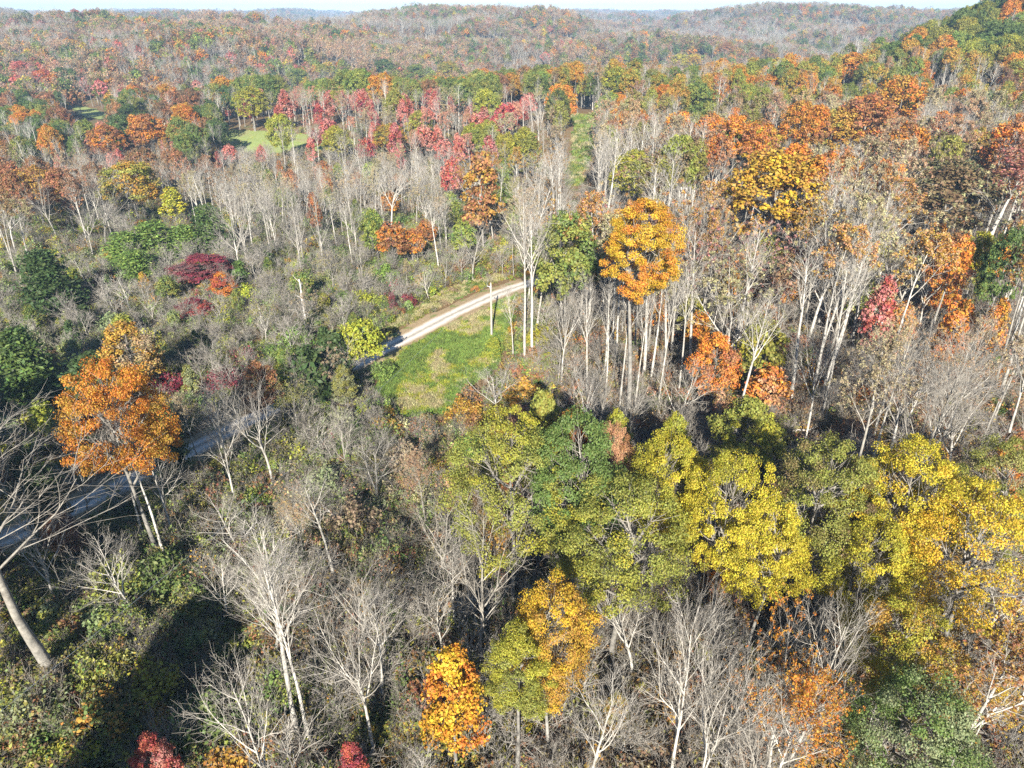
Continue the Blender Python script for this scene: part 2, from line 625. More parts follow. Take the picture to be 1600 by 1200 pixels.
def cedar(H, R, seed, lod, per, size, loose=.0):
    """Evergreen plume of drooping sprays on whorled boughs."""
    g = np.random.default_rng(seed)
    T = Tree()
    T.H, T.R, T.leafy = H, R, True
    P, Rr = grow(np.zeros((1, 3)), np.array([[0, 0, 1.]]), np.array([H * .96]), np.array([H * .016]), np.array([.02]), 6, .015, .02, g)
    P[:, 0, 2] -= .3
    T.trunk.add(*tubes(P, Rr, 6, 0, .3, g))
    nb = {0: 90, 1: 46, 2: 20}[lod]
    t = np.sort(g.uniform(.08, .99, nb))
    prof = (1 - t) ** .75 * np.minimum(1, .45 + t * 2.2)
    L = np.maximum(R * prof * g.uniform(.72, 1.18, nb), .25)
    az = np.arange(nb) * 2.39996 + g.normal(0, .3, nb)
    o = np.c_[np.interp(t * H, P[0, :, 2], P[0, :, 0]), np.interp(t * H, P[0, :, 2], P[0, :, 1]), t * H]
    d = np.c_[np.cos(az), np.sin(az), g.normal(.28 + .4 * loose, .15, nb)]
    BP, BR = grow(o, d, L, np.full(nb, .03), np.full(nb, .01), 4, .07, .03, g)
    T.limbs.append(MD().add(*tubes(BP, BR, 3, .4, .8, g)))
    M = nb * per
    bi = np.repeat(np.arange(nb), per)
    s = g.uniform(.25, 1.05, M) ** .8
    f = np.clip(s * 4, 0, 3.999)
    i = f.astype(int)
    w = (f - i)[:, None]
    C = BP[bi, i] * (1 - w) + BP[bi, i + 1] * w
    spread = (.10 + .16 * s)[:, None] * R
    C = C + g.normal(0, 1, (M, 3)) * spread * np.array([.7, .7, .45])
    out = np.c_[np.cos(az), np.sin(az), np.full(nb, .5)][bi]
    lv = np.c_[g.random(M), np.clip(.6 * g.random(nb)[bi] + .4 * g.random(M), 0, 1), g.random(M)]
    T.leaf = MD().add(*leaves(C, out * .5 + g.normal(0, .8, (M, 3)) + np.array([0, 0, .4]), np.full(M, size), g, lv, 2.1))
    return T


def bush(seed, H, R, nleaf, size, stems=14, twiggy=.5, cl=26):
    g = np.random.default_rng(seed)
    T = Tree()
    T.H, T.R, T.leafy = H, R, nleaf > 0
    az = g.random(stems) * 6.283
    sp = g.random(stems) ** .6
    o = np.c_[np.cos(az) * R * .25 * sp, np.sin(az) * R * .25 * sp, np.full(stems, -.15)]
    d = np.c_[np.cos(az) * sp * .8 * R / H, np.sin(az) * sp * .8 * R / H, np.ones(stems)]
    P, Rr = grow(o, d, H * g.uniform(.7, 1.05, stems), np.full(stems, .022), np.full(stems, .007), 4, .12, .02, g)
    T.trunk.add(*tubes(P, Rr, 3, .3, .7, g))
    nb = int(4 + 8 * twiggy)
    oo, dd, ra, t, par = kids(P, Rr, nb, .3, 1, .6, .2, g)
    BP, BR = grow(oo, dd, H * .30 * g.uniform(.5, 1.2, len(par)), np.full(len(par), .009), np.full(len(par), .005), 2, .15, .05, g)
    T.crown.add(*tubes(BP, BR, 3, .8, 1, g))
    T.ends = BP[:, -1]
    if nleaf:
        az, u = g.random(cl) * 6.283, g.random(cl)
        el = np.arcsin(np.clip(u * 1.05, 0, 1))
        rr = g.uniform(.55, 1.0, cl)
        CC = np.c_[np.cos(az) * np.cos(el) * R * rr, np.sin(az) * np.cos(el) * R * rr, H * (.28 + .62 * np.sin(el) * rr)]
        ci = g.integers(0, cl, nleaf)
        off = unit(g.normal(0, 1, (nleaf, 3))) * g.random((nleaf, 1)) ** .5
        C = CC[ci] + off * np.array([.34 * R, .34 * R, .22 * H])
        C[:, 2] = np.abs(C[:, 2])
        lv = np.c_[g.random(nleaf), np.clip(.7 * g.random(cl)[ci] + .3 * g.random(nleaf), 0, 1), np.clip(.6 * g.random(nleaf) + .4 * g.random(cl)[ci], 0, 1)]
        T.leaf = MD().add(*leaves(C, off * .6 + np.array([0, 0, .6]) + .5 * g.normal(0, 1, (nleaf, 3)), np.full(nleaf, size), g, lv, 1.5))
    return T


def tuft(seed, H, n, w):
    g = np.random.default_rng(seed)
    T = Tree()
    T.H, T.R, T.leafy = H, .3, True
    b = np.c_[g.normal(0, .16, (n, 2)), np.full(n, -.03)]
    d = np.c_[g.normal(0, .38, (n, 2)), np.ones(n)]
    h = H * g.uniform(.55, 1.2, n)
    tip = b + unit(d) * h[:, None]
    mid = b + unit(d * np.array([.6, .6, 1])) * (h * .55)[:, None]
    sd = unit(np.c_[g.normal(0, 1, (n, 2)), np.zeros(n)]) * w
    V = np.stack([b - sd, b + sd, mid + sd * .8, tip, mid - sd * .8], 1).reshape(-1, 3)
    F = np.arange(5 * n).reshape(n, 5)
    lv = np.repeat(np.c_[g.random(n), g.random(n), g.random(n)], 5, axis=0)
    T.leaf = MD().add(V, F, lv)
    return T


def twigs_of(T):
    return T.twigs if hasattr(T, 'twigs') else T.crown


def joined(T, name):
    if 'joined' not in T.me:
        md = MD()
        for m in [T.trunk] + T.limbs + [T.crown]:
            if m.n:
                md.merge(m, 0)
        if hasattr(T, 'leaf'):
            md.merge(T.leaf, 1)
        T.me['joined'] = md.mesh(name, [BARK, LEAF])
    return T.me['joined']


def part_meshes(T, split):
    """[(part name, mesh, sub-part list)] sharing mesh data between copies."""
    key = 'parts%d' % split
    if key in T.me:
        return T.me[key]
    out = []
    tr = MD().merge(T.trunk, 0)
    cr = MD()
    limbs = []
    for k, l in enumerate(T.limbs):
        if split:
            limbs.append(('limb', l.mesh('limb', [BARK], True)))
        else:
            (cr if not T.leafy else tr).merge(l, 0)
    if T.crown.n:
        cr.merge(T.crown, 0)
    if hasattr(T, 'leaf'):
        cr.merge(T.leaf, 1)
    out.append(('trunk', tr.mesh('trunk', [BARK], True)))
    out += limbs
    out.append(('crown', cr.mesh('crown', [BARK, LEAF])))
    T.me[key] = out
    return out


# ------------------------------------------------------------------ colours (base colours of the things themselves)
C_ = dict(
    yellow=(.47, .39, .035), gold=(.53, .345, .03), amber=(.40, .235, .04), orange=(.52, .205, .03), rust=(.31, .15, .065),
    red=(.42, .10, .065), pink=(.46, .20, .16), crimson=(.24, .04, .055), peach=(.50, .28, .15), olive=(.245, .252, .05),
    green=(.125, .18, .045), darkgreen=(.06, .10, .035), brown=(.19, .13, .065), tan=(.34, .26, .155), lime=(.36, .37, .045),
    yellowgreen=(.33, .305, .035), cedar=(.06, .095, .03), pine=(.12, .18, .04), bright=(.20, .285, .06), straw=(.42, .37, .19),
    greygreen=(.22, .25, .12), mauve=(.20, .11, .10))
WORD = dict(yellow='bright yellow', gold='golden yellow', amber='amber', orange='orange', rust='rust brown', red='red', pink='pinkish red',
            crimson='dark red', peach='peach coloured', olive='olive green', green='green', darkgreen='dark green', brown='brown', tan='tan',
            lime='lime yellow', yellowgreen='yellow green', cedar='dark evergreen', pine='green', bright='bright green', straw='straw coloured',
            greygreen='grey green', mauve='dull purple')
CAT = dict(yellow='yellow tree', gold='yellow tree', amber='yellow tree', orange='orange tree', rust='brown tree', red='red tree', pink='red tree',
           crimson='red tree', peach='orange tree', olive='green tree', green='green tree', darkgreen='green tree', brown='brown tree', tan='brown tree',
           lime='yellow tree', yellowgreen='green tree', cedar='cedar', pine='pine', bright='green tree', straw='brown tree', greygreen='green tree', mauve='red tree')
PALE, GREY, DARK = (.43, .40, .345), (.31, .285, .24), (.16, .14, .125)

# ------------------------------------------------------------------ prototypes
PR = {}
for i in range(4):
    PR['poplar0', i] = bare(24, 100 + i, 'poplar', 0)
    PR['poplar1', i] = bare(24, 110 + i, 'poplar', 1)
for i in range(3):
    PR['fork0', i] = bare(18, 120 + i, 'fork', 0)
    PR['fork1', i] = bare(18, 130 + i, 'fork', 1)
    PR['wide0', i] = bare(14, 140 + i, 'wide', 0)
    PR['wide1', i] = bare(14, 150 + i, 'wide', 1)
    PR['bare2', i] = bare(20, 160 + i, ['poplar', 'fork', 'wide'][i], 2)
for i in range(2):
    PR['sparse0', i] = bare(20, 170 + i, ['poplar', 'fork'][i], 0, 8000, .11)
    PR['sparse1', i] = bare(20, 180 + i, ['poplar', 'fork'][i], 1, 3600, .17)
    PR['sparse2', i] = bare(20, 190 + i, ['poplar', 'fork'][i], 2, 420, .5)
PR['oak0', 0] = leafy(19, 6.6, .34, 200, 0, 10, 33, 260, .102, gap=.14, crad=.92)
PR['oak0', 1] = leafy(19, 6.2, .36, 201, 0, 9, 34, 260, .102, gap=.20, crad=.88)
PR['oak0', 2] = leafy(18, 5.4, .32, 202, 0, 8, 33, 260, .102, gap=.13, crad=.86)
PR['tall0', 0] = leafy(25, 5.0, .50, 203, 0, 9, 36, 250, .11, gap=.18, crad=.85)
PR['tall0', 1] = leafy(24, 4.4, .46, 204, 0, 9, 34, 250, .11, gap=.24, crad=.85)
PR['small0', 0] = leafy(9, 2.7, .20, 205, 0, 7, 26, 80, .13, gap=.14, crad=.55)
PR['small0', 1] = leafy(10, 2.3, .16, 206, 0, 7, 26, 80, .13, 'cone', gap=.16, crad=.5)
for i in range(3):
    PR['oak1', i] = leafy(19, 6.2, .25, 210 + i, 1, 9, 34, 44, .31, gap=.12, crad=.95)
    PR['tall1', i] = leafy(24, 4.6, .48, 215 + i, 1, 9, 26, 40, .31, gap=.18, crad=.9)
    PR['leaf2', i] = leafy(19, 5.6, .30, 220 + i, 2, 7, 16, 14, .68, gap=.1, crad=1.1)
PR['small1', 0] = leafy(9, 2.6, .2, 225, 1, 7, 18, 28, .25, crad=.6)
PR['small1', 1] = leafy(11, 2.4, .16, 226, 1, 7, 18, 28, .25, 'cone', crad=.6)
for i in range(2):
    PR['cedar0', i] = cedar(9, 2.6, 230 + i, 0, 110, .17)
    PR['pine0', i] = cedar(10, 3.4, 233 + i, 0, 110, .2, .8)
    PR['cedar1', i] = cedar(9, 2.6, 236 + i, 1, 50, .42)
BU = {}
for i in range(3):
    BU['leafbush', i] = bush(300 + i, 1.7, 1.35, 700, .15, 10, .2)
    BU['mixbush', i] = bush(310 + i, 2.3, 1.3, 330, .14, 12, .5)
    BU['twigbush', i] = bush(320 + i, 2.6, 1.1, 60, .13, 16, .8)
    BU['mat', i] = bush(330 + i, .7, 1.7, 620, .13, 6, .1, 34)
    BU['sapling', i] = bare(5.5, 340 + i, 'wide', 1)
    BU['grass', i] = tuft(350 + i, .45, 46, .022)
    BU['tallgrass', i] = tuft(360 + i, 1.15, 40, .022)
for i in range(3):
    BU['bigbush', i] = bush(370 + i, 3.6, 2.3, 1700, .19, 14, .4, 46)
    BU['bushtwig', i] = bush(375 + i, 4.0, 1.9, 160, .15, 22, 1.0)


def nvar(k, D=PR):
    n = 0
    while (k, n) in D:
        n += 1
    return n


# ------------------------------------------------------------------ materials of the setting
def ground_material():
    t = NT('woodland floor')
    p = t.pos()
    big, mid, fine, v = t.noise(.045, 4, .55, p), t.noise(.35, 4, .6, p), t.noise(3.2, 5, .65, p), t.noise(14, 2, .6, p)
    lit = t.mix(t.ramp(fine, .3, .7), (.095, .062, .032), (.25, .165, .085))
    lit = t.mix(t.ramp(v, .58, .70), lit, (.30, .17, .07))
    grs = t.mix(t.ramp(fine, .3, .7), (.06, .085, .025), (.17, .17, .06))
    c = t.mix(t.ramp(mid, .47, .62), lit, grs)
    c = t.mix(t.ramp(big, .45, .6), lit, c)
    return t.end(t.bsdf(c, .95, .05, fine, .8, .12))


def grass_material():
    t = NT('grassy ground')
    p = t.pos()
    mid, fine, big = t.noise(.5, 4, .6, p), t.noise(5, 4, .65, p), t.noise(.12, 3, .5, p)
    c = t.mix(t.ramp(fine, .3, .7), (.085, .15, .028), (.17, .24, .055))
    c = t.mix(t.ramp(mid, .52, .68), c, (.30, .25, .12))
    c = t.mix(t.ramp(big, .55, .7), c, (.21, .22, .08))
    return t.end(t.bsdf(c, .9, .1, fine, .7, .1))


def meadow_material():
    t = NT('meadow turf')
    p = t.pos()
    mid, fine = t.noise(.09, 4, .6, p), t.noise(1.2, 4, .65, p)
    c = t.mix(t.ramp(fine, .3, .7), (.20, .26, .07), (.30, .33, .12))
    c = t.mix(t.ramp(mid, .5, .66), c, (.27, .25, .11))
    return t.end(t.bsdf(c, .9, .1, fine, .4, .1))


def gravel_material():
    t = NT('gravel')
    p = t.pos()
    a = t.n('ShaderNodeSeparateXYZ', ins={0: t.attr('lv', 'GEOMETRY').outputs['Vector']})
    mid, fine = t.noise(.6, 4, .6, p), t.noise(9, 5, .7, p)
    w = t.math('ADD', a.outputs[0], t.math('MULTIPLY_ADD', mid, .5, -.25))
    st = t.math('ABSOLUTE', t.math('SUBTRACT', t.math('ABSOLUTE', w), .42))      # two worn wheel tracks
    c = t.mix(t.ramp(fine, .25, .75), (.38, .325, .25), (.60, .53, .43))
    c = t.mix(t.ramp(st, .28, .06), c, (.66, .60, .51))
    c = t.mix(t.ramp(t.math('ABSOLUTE', w), .16, .02), c, (.33, .30, .25))
    c = t.mix(t.ramp(t.math('ABSOLUTE', w), .74, .92), c, (.36, .26, .15))
    c = t.mix(t.ramp(t.noise(1.7, 4, .7, p), .60, .72), c, (.30, .25, .19))
    return t.end(t.bsdf(c, .95, .05, fine, .6, .04))


def verge_material():
    t = NT('dry verge')
    p = t.pos()
    mid, fine = t.noise(.5, 4, .6, p), t.noise(6, 4, .65, p)
    c = t.mix(t.ramp(fine, .3, .7), (.22, .155, .085), (.40, .30, .18))
    c = t.mix(t.ramp(mid, .50, .62), c, (.17, .19, .06))
    return t.end(t.bsdf(c, .95, .05, fine, .6, .06))


def plain_material(name, col, rough=.8, scale=6, amt=.5, spec=.2):
    t = NT(name)
    nz = t.noise(scale, 4, .6, t.pos())
    v = t.math('MULTIPLY_ADD', nz, amt * 2, 1 - amt)
    h = t.n('ShaderNodeHueSaturation', ins={'Value': v, 'Color': (*col, 1)}).outputs[0]
    return t.end(t.bsdf(h, rough, spec, nz, .3, .01))


def link(name, me, parent=None, **props):
    o = bpy.data.objects.new(name, me)
    COL.objects.link(o)
    if parent is not None:
        o.parent = parent
    for k, v in props.items():
        o[k] = v
    return o


# ------------------------------------------------------------------ terrain sheet
def axis(lo, hi, fine_lo, fine_hi, step, growth):
    a = list(np.arange(fine_lo, fine_hi, step))
    s, x = step, fine_hi
    while x < hi:
        a.append(x)
        s *= growth
        x += s
    a.append(hi)
    s, x, b = step, fine_lo, []
    while x > lo:
        s *= growth
        x -= s
        b.append(max(x, lo))
    return np.array(sorted(set(b + a)))


XS = axis(-5200, 5200, -70, 80, 1.6, 1.035)
YS = axis(-300, 6000, -10, 150, 1.6, 1.028)
gx, gy = np.meshgrid(XS, YS)
HZ = ground(gx, gy)
rd = road_dist(gx, gy)
HZ = HZ - .10 * (1 - sstep(1.8, 3.6, rd))
nx, ny = len(XS), len(YS)
idx = np.arange(nx * ny).reshape(ny, nx)
md = MD().add(np.c_[gx.ravel(), gy.ravel(), HZ.ravel()], np.stack([idx[:-1, :-1], idx[:-1, 1:], idx[1:, 1:], idx[1:, :-1]], -1).reshape(-1, 4), np.zeros((nx * ny, 3)))
link('ground', md.mesh('ground', [ground_material()], True), kind='structure')


def strip(line, offs, lift, name, mat, width_noise=0.0):
    T = np.gradient(line, axis=0)
    Nn = np.c_[-T[:, 1], T[:, 0]] / np.linalg.norm(T, axis=1)[:, None]
    n = len(line)
    offs = np.array(offs, float)
    o = offs[None, :] * (1 + width_noise * (np.array([fbm(line[:, 0] / 4 + k * 9, line[:, 1] / 4, 2) for k in (0, 1)]).T[:, (offs > offs.mean()).astype(int)] - .5))
    P = line[:, None, :] + Nn[:, None, :] * o[:, :, None]
    z = ground(P[..., 0], P[..., 1]) + lift
    V = np.concatenate([P, z[..., None]], -1).reshape(-1, 3)
    k = len(offs)
    ix = np.arange(n * k).reshape(n, k)
    F = np.stack([ix[:-1, :-1], ix[:-1, 1:], ix[1:, 1:], ix[1:, :-1]], -1).reshape(-1, 4)
    a = np.broadcast_to((offs / max(abs(offs[0]), abs(offs[-1])))[None, :, None], (n, k, 1))
    lv = np.concatenate([a, a * 0, a * 0], -1).reshape(-1, 3)
    return link(name, MD().add(V, F, lv).mesh(name, [mat], True), kind='structure')


VERGE_M = verge_material()
strip(ROAD, [-1.75, -1.1, -.5, 0, .5, 1.1, 1.75], .035, 'road', gravel_material(), .25)
strip(ROAD, [-3.2, -2.5, -1.6], -.005, 'verge', VERGE_M, .5)
strip(ROAD, [1.6, 2.4, 2.9], -.005, 'verge', VERGE_M, .5)


def in_poly(x, y, poly):
    x, y = np.asarray(x, float), np.asarray(y, float)
    c = np.zeros(x.shape, bool)
    n = len(poly)
    for i in range(n):
        x1, y1 = poly[i]
        x2, y2 = poly[(i + 1) % n]
        with np.errstate(divide='ignore', invalid='ignore'):
            c ^= ((y1 > y) != (y2 > y)) & (x < (x2 - x1) * (y - y1) / (y2 - y1) + x1)
    return c


GRASS_PX = [(592, 570), (640, 545), (700, 512), (760, 482), (800, 462), (806, 500), (790, 545), (775, 575), (735, 600), (715, 640), (650, 652), (612, 640), (596, 610)]
UPPER_PX = [(560, 548), (620, 515), (690, 478), (760, 448), (800, 432), (770, 430), (700, 455), (640, 487), (590, 515)]
MEADOW_PX = [(340, 216), (356, 204), (400, 204), (450, 207), (520, 212), (560, 220), (550, 236), (480, 243), (400, 243), (350, 240)]
MEADOW2_PX = [(100, 168), (122, 164), (150, 170), (172, 178), (160, 188), (125, 184)]
TRAIL_PX = [(893, 180), (925, 180), (930, 205), (925, 240), (918, 262), (910, 290), (880, 292), (888, 262), (895, 230), (898, 205)]


def world_poly(px):
    return [base_hit(*p) for p in px]


GRASS_W, UPPER_W, MEADOW_W, MEADOW2_W, TRAIL_W = map(world_poly, (GRASS_PX, UPPER_PX, MEADOW_PX, MEADOW2_PX, TRAIL_PX))


def patch(poly, step, lift, name, mat):
    p = np.array(poly)
    lo, hi = p.min(0), p.max(0)
    xs, ys = np.arange(lo[0] - step, hi[0] + 2 * step, step), np.arange(lo[1] - step, hi[1] + 2 * step, step)
    X, Y = np.meshgrid(xs, ys)
    jx = (fbm(X / 5, Y / 5, 2) - .5) * 4
    ins = in_poly(X + jx, Y + jx * .7, poly) & (road_dist(X, Y) > 2.2)
    ix = np.arange(X.size).reshape(X.shape)
    m = ins[:-1, :-1] & ins[1:, :-1] & ins[:-1, 1:] & ins[1:, 1:]
    F = np.stack([ix[:-1, :-1][m], ix[:-1, 1:][m], ix[1:, 1:][m], ix[1:, :-1][m]], -1)
    V = np.c_[X.ravel(), Y.ravel(), ground(X, Y).ravel() + lift]
    used = np.unique(F)
    mp = np.full(X.size, -1)
    mp[used] = np.arange(len(used))
    return link(name, MD().add(V[used], mp[F], np.zeros((len(used), 3))).mesh(name, [mat], True), kind='structure')


GR_M, ME_M = grass_material(), meadow_material()
patch(GRASS_W, .6, .03, 'grass_bank', GR_M)
patch(UPPER_W, .6, .03, 'grass_bank', GR_M)
patch(MEADOW_W, 2.0, .30, 'meadow', ME_M)
patch(MEADOW2_W, 2.5, .35, 'meadow', ME_M)
patch(TRAIL_W, 1.5, .20, 'path', GR_M)

# ------------------------------------------------------------------ individuals
ITEMS = []          # every tree that stands as an object of its own, for the labels


def place(T, x, y, sz, sxy, rot, tint, tint2, bark, split=0, name='tree', lean=(0, 0), dz=0.0):
    root = bpy.data.objects.new(name, None)
    root.empty_display_size = .5
    root.location = (x, y, gz(x, y) + dz)
    root.rotation_euler = (lean[0], lean[1], rot)
    root.scale = (sxy, sxy, sz)
    COL.objects.link(root)
    for pn, me in part_meshes(T, split):
        o = link(pn, me, root)
        o['bark'] = list(bark)
        if pn == 'crown':
            o['tint'] = list(tint)
            o['tint2'] = list(tint2)
    return root


def copy_thing(src, x, y, sz, sxy, rot, tint, tint2, bark, lean=(0, 0)):
    r = src.copy()
    COL.objects.link(r)
    r.location = (x, y, gz(x, y))
    r.rotation_euler = (lean[0], lean[1], rot)
    r.scale = (sxy, sxy, sz)
    for ch in src.children:
        c = ch.copy()
        COL.objects.link(c)
        c.parent = r
        c['bark'] = list(bark)
        if 'tint' in c:
            c['tint'] = list(tint)
            c['tint2'] = list(tint2)
    return r


SRC = {}


def individual(key, x, y, H, Rw, tn, tn2, bark, name, rot=None, lean=(0, 0), split=None):
    T = PR.get(key) or BU.get(key)
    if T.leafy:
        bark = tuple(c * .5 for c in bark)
    sz = H / T.H
    sxy = (Rw / T.R) if Rw else sz
    if T.leafy and key[0].endswith('1'):
        sxy = min(sxy, sz * 1.45)
    rot = rng.random() * 6.28 if rot is None else rot
    sp = int(key[0].endswith('0') and not key[0].startswith(('cedar', 'pine')) and (not T.leafy or True)) if split is None else split
    k = (key, sp, name)
    if k in SRC:
        return copy_thing(SRC[k], x, y, sz, sxy, rot, C_[tn], C_[tn2], bark, lean)
    SRC[k] = place(T, x, y, sz, sxy, rot, C_[tn], C_[tn2], bark, sp, name, lean)
    return SRC[k]


HEROES = []         # px top, px base, radius px, distance, short landmark name
TAKEN = []          # x, y, r on the ground


def hero(key, top, H, wpx, tn, tn2, label, cat, mark=None, bark=PALE, name=None, base=None, lean=(0, 0), rot=None, group=None):
    """A tree read off the photograph: crown top pixel, height in metres, crown width in pixels; or its base pixel and its top pixel."""
    if base is not None:
        x, y = base_hit(*base)
        g = gz(x, y)
        # height from the row of the top pixel
        hh = np.linspace(.5, 40, 800)
        v = project(np.full(800, x), np.full(800, y), g + hh)[1]
        H = float(hh[np.argmin(np.abs(v - top[1]))])
    else:
        x, y = top_hit(top[0], top[1], H)
    g = gz(x, y)
    dist = math.sqrt(x * x + y * y + (CAM_Z - g - H * .7) ** 2)
    Rw = wpx / 2 / F_PX * dist if wpx else None
    name = name or ('bare_tree' if 'bare' in cat else cat.replace(' ', '_'))
    o = individual(key, x, y, H, Rw, tn, tn2, bark, name, rot, lean)
    o['label'], o['category'] = label, cat
    if group:
        o['group'] = group
    Rm = Rw or (PR.get(key) or BU[key]).R * H / (PR.get(key) or BU[key]).H
    TAKEN.append((x, y, max(1.5, Rm * .55)))
    HEROES.append(dict(x=x, y=y, H=H, R=Rm, dist=dist, mark=mark, leafy=key[0].rstrip('012') not in ('poplar', 'fork', 'wide')))
    return o


OR, YE, RE, GN, BR_, BA = 'orange tree', 'yellow tree', 'red tree', 'green tree', 'brown tree', 'bare tree'
# --- left and bottom left
hero(('oak0', 1), (190, 562), 21, 152, 'orange', 'amber', 'large orange tree with several pale stems below the shaded road bend', OR, 'the large orange tree', base=(250, 880))
for (u, v, vt, w), wd in zip(((228, 850, 600, 60), (262, 882, 610, 70), (275, 850, 640, 60)), ('left', 'middle', 'right')):
    hero(('poplar0', w % 3), (u, vt), 0, w, 'tan', 'orange', wd + ' pale stem beside the base of the large orange tree', BA, base=(u, v), group='pale stems at the large orange tree')
hero(('small0', 0), (190, 505), 12, 80, 'amber', 'tan', 'small thin amber tree right behind the large orange tree on the left', YE)
hero(('poplar0', 2), (-20, 622), 20, 300, 'tan', 'tan', 'big leaning bare tree with thick pale trunk at the left edge', BA, 'the big leaning bare tree', base=(85, 1058), rot=3.6, bark=(.25, .23, .195))
hero(('poplar0', 0), (400, 815), 22, 170, 'tan', 'tan', 'tall pale bare tree standing right beside the dark shaded gully', BA, 'the tall bare tree beside the gully', base=(470, 1170), lean=(0, -.05))
hero(('wide0', 0), (375, 1050), 13, 175, 'tan', 'tan', 'low wide bare tree with rounded crown at the bottom of the gully', BA, 'the low round bare tree')
hero(('poplar0', 1), (440, 830), 21, 110, 'tan', 'tan', 'second pale bare stem close behind the tall bare tree beside the gully', BA, base=(490, 1180))
hero(('fork0', 1), (432, 560), 16, 150, 'tan', 'tan', 'bare tree with crooked white limbs spreading above the brush left of the field', BA, 'the crooked white limbed tree', base=(430, 768))
hero(('wide0', 1), (318, 595), 17, 100, 'tan', 'tan', 'thin crooked bare tree with vine green base right of the orange tree', BA, 'the thin crooked bare tree', base=(368, 786))
hero(('poplar0', 2), (490, 735), 14, 95, 'tan', 'amber', 'slim pale bare tree with few amber leaves in the lower brush', BA, 'the slim bare tree', base=(525, 915))
hero(('fork0', 2), (575, 880), 18, 200, 'tan', 'tan', 'white forked bare tree leaning left in the bottom centre', BA, 'the white forked bare tree', base=(585, 1185), lean=(0, -.03))
hero(('poplar0', 3), (545, 905), 20, 110, 'tan', 'tan', 'slender bare tree close behind the white forked bare tree', BA, base=(598, 1100))
hero(('wide0', 2), (745, 800), 19, 230, 'mauve', 'tan', 'broad bare tree with grey limbs in front of the olive oak', BA, 'the broad grey bare tree', base=(748, 1060), bark=GREY)
hero(('poplar0', 0), (705, 850), 16, 80, 'tan', 'tan', 'stout pale bare trunk left of the olive oak', BA, base=(710, 985))
hero(('fork0', 1), (1010, 895), 17, 190, 'tan', 'tan', 'pale bare tree with many curved limbs below the olive oak', BA, 'the curved limbed tree', base=(985, 1075))
hero(('wide0', 1), (1100, 900), 18, 170, 'tan', 'tan', 'bare white tree right beside the curved limbed bare tree', BA, rot=2.0)
hero(('fork0', 0), (1150, 990), 17, 190, 'tan', 'tan', 'many branched pale bare tree at the bottom right of centre', BA, 'the many branched bare tree')
hero(('wide0', 0), (1310, 905), 17, 150, 'tan', 'tan', 'white bare tree fanning out to the right under the yellow trees', BA, 'the fanned white bare tree', lean=(0, .12))
hero(('poplar0', 2), (930, 1040), 15, 130, 'tan', 'tan', 'thin bare tree at the bottom edge right of the amber tree', BA)
hero(('fork0', 2), (1250, 1090), 15, 160, 'tan', 'tan', 'twisted grey bare tree at the bottom edge below the fanned bare tree', BA, bark=GREY)
hero(('small0', 0), (228, 1152), 7, 52, 'red', 'pink', 'small red tree at the bottom edge in the dark gully', RE, 'the small red tree in the gully')
hero(('small0', 1), (545, 1165), 6, 46, 'crimson', 'red', 'small crimson tree at the bottom edge beside the white forked tree', RE)
# --- oaks and yellow trees
hero(('oak0', 0), (800, 655), 19.5, 215, 'olive', 'yellowgreen', 'large olive oak with a pale trunk in the centre of the picture', GN, 'the large olive oak', rot=.4)
hero(('oak0', 2), (905, 634), 21, 165, 'green', 'green', 'dense green oak standing right behind the large olive oak', GN, 'the dense green oak')
hero(('oak0', 1), (980, 752), 17.5, 225, 'olive', 'yellowgreen', 'wide mottled olive oak right of and in front of the green oak', GN, 'the wide mottled oak')
hero(('small0', 0), (850, 617), 15, 85, 'olive', 'amber', 'small olive amber tree peeking over the back of the green oak', GN, bark=GREY)
hero(('oak0', 2), (962, 655), 16, 75, 'rust', 'peach', 'peach brown tree between the green oak and the yellow trees', BR_)
hero(('oak0', 2), (1052, 668), 18, 125, 'yellow', 'yellowgreen', 'bright yellow tree behind the wide mottled oak', YE, 'the bright yellow tree', rot=1.3)
hero(('oak0', 0), (1160, 708), 18.5, 150, 'yellow', 'yellowgreen', 'big yellow tree with rounded crown right of the mottled oak', YE, 'the big rounded yellow tree', rot=2.2)
hero(('oak0', 2), (1215, 770), 16.5, 130, 'yellow', 'yellow', 'lower yellow tree in front of the big rounded yellow tree', YE, rot=3.9)
hero(('oak0', 1), (1315, 688), 19, 165, 'olive', 'brown', 'thin olive brown tree with pale trunk between two yellow trees', GN, 'the thin olive brown tree')
hero(('oak0', 1), (1440, 690), 19, 165, 'yellow', 'gold', 'tall golden yellow tree right of the thin olive brown tree', YE, 'the tall golden yellow tree', rot=5.2)
hero(('oak0', 2), (1385, 810), 15.5, 130, 'yellow', 'yellowgreen', 'low yellow tree under the thin olive brown tree', YE, rot=.9)
hero(('oak0', 0), (1570, 770), 18, 185, 'gold', 'yellow', 'golden yellow tree cut off by the right edge', YE, 'the right edge golden tree', rot=1.0)
hero(('oak0', 1), (1590, 690), 17, 130, 'olive', 'tan', 'thin olive tree at the right edge behind the golden tree', GN)
hero(('oak0', 2), (1440, 945), 14.5, 150, 'amber', 'yellowgreen', 'shaded amber tree below the tall golden yellow tree', YE, 'the shaded amber tree', rot=2.5)
hero(('oak0', 2), (1460, 1065), 15, 165, 'greygreen', 'green', 'silvery green tree at the bottom right', GN, 'the silvery green tree', bark=GREY, rot=.2)
hero(('sparse0', 0), (1570, 960), 17, 165, 'amber', 'rust', 'sparse amber brown tree at the bottom right edge', BR_)
hero(('sparse0', 1), (1265, 975), 16, 170, 'amber', 'orange', 'half bare tree with hanging amber leaves right of the many branched bare tree', YE, 'the half bare amber tree', name='yellow_tree')
hero(('sparse0', 0), (1255, 1030), 15, 130, 'amber', 'orange', 'thin orange brown tree at the bottom right of centre', BR_)
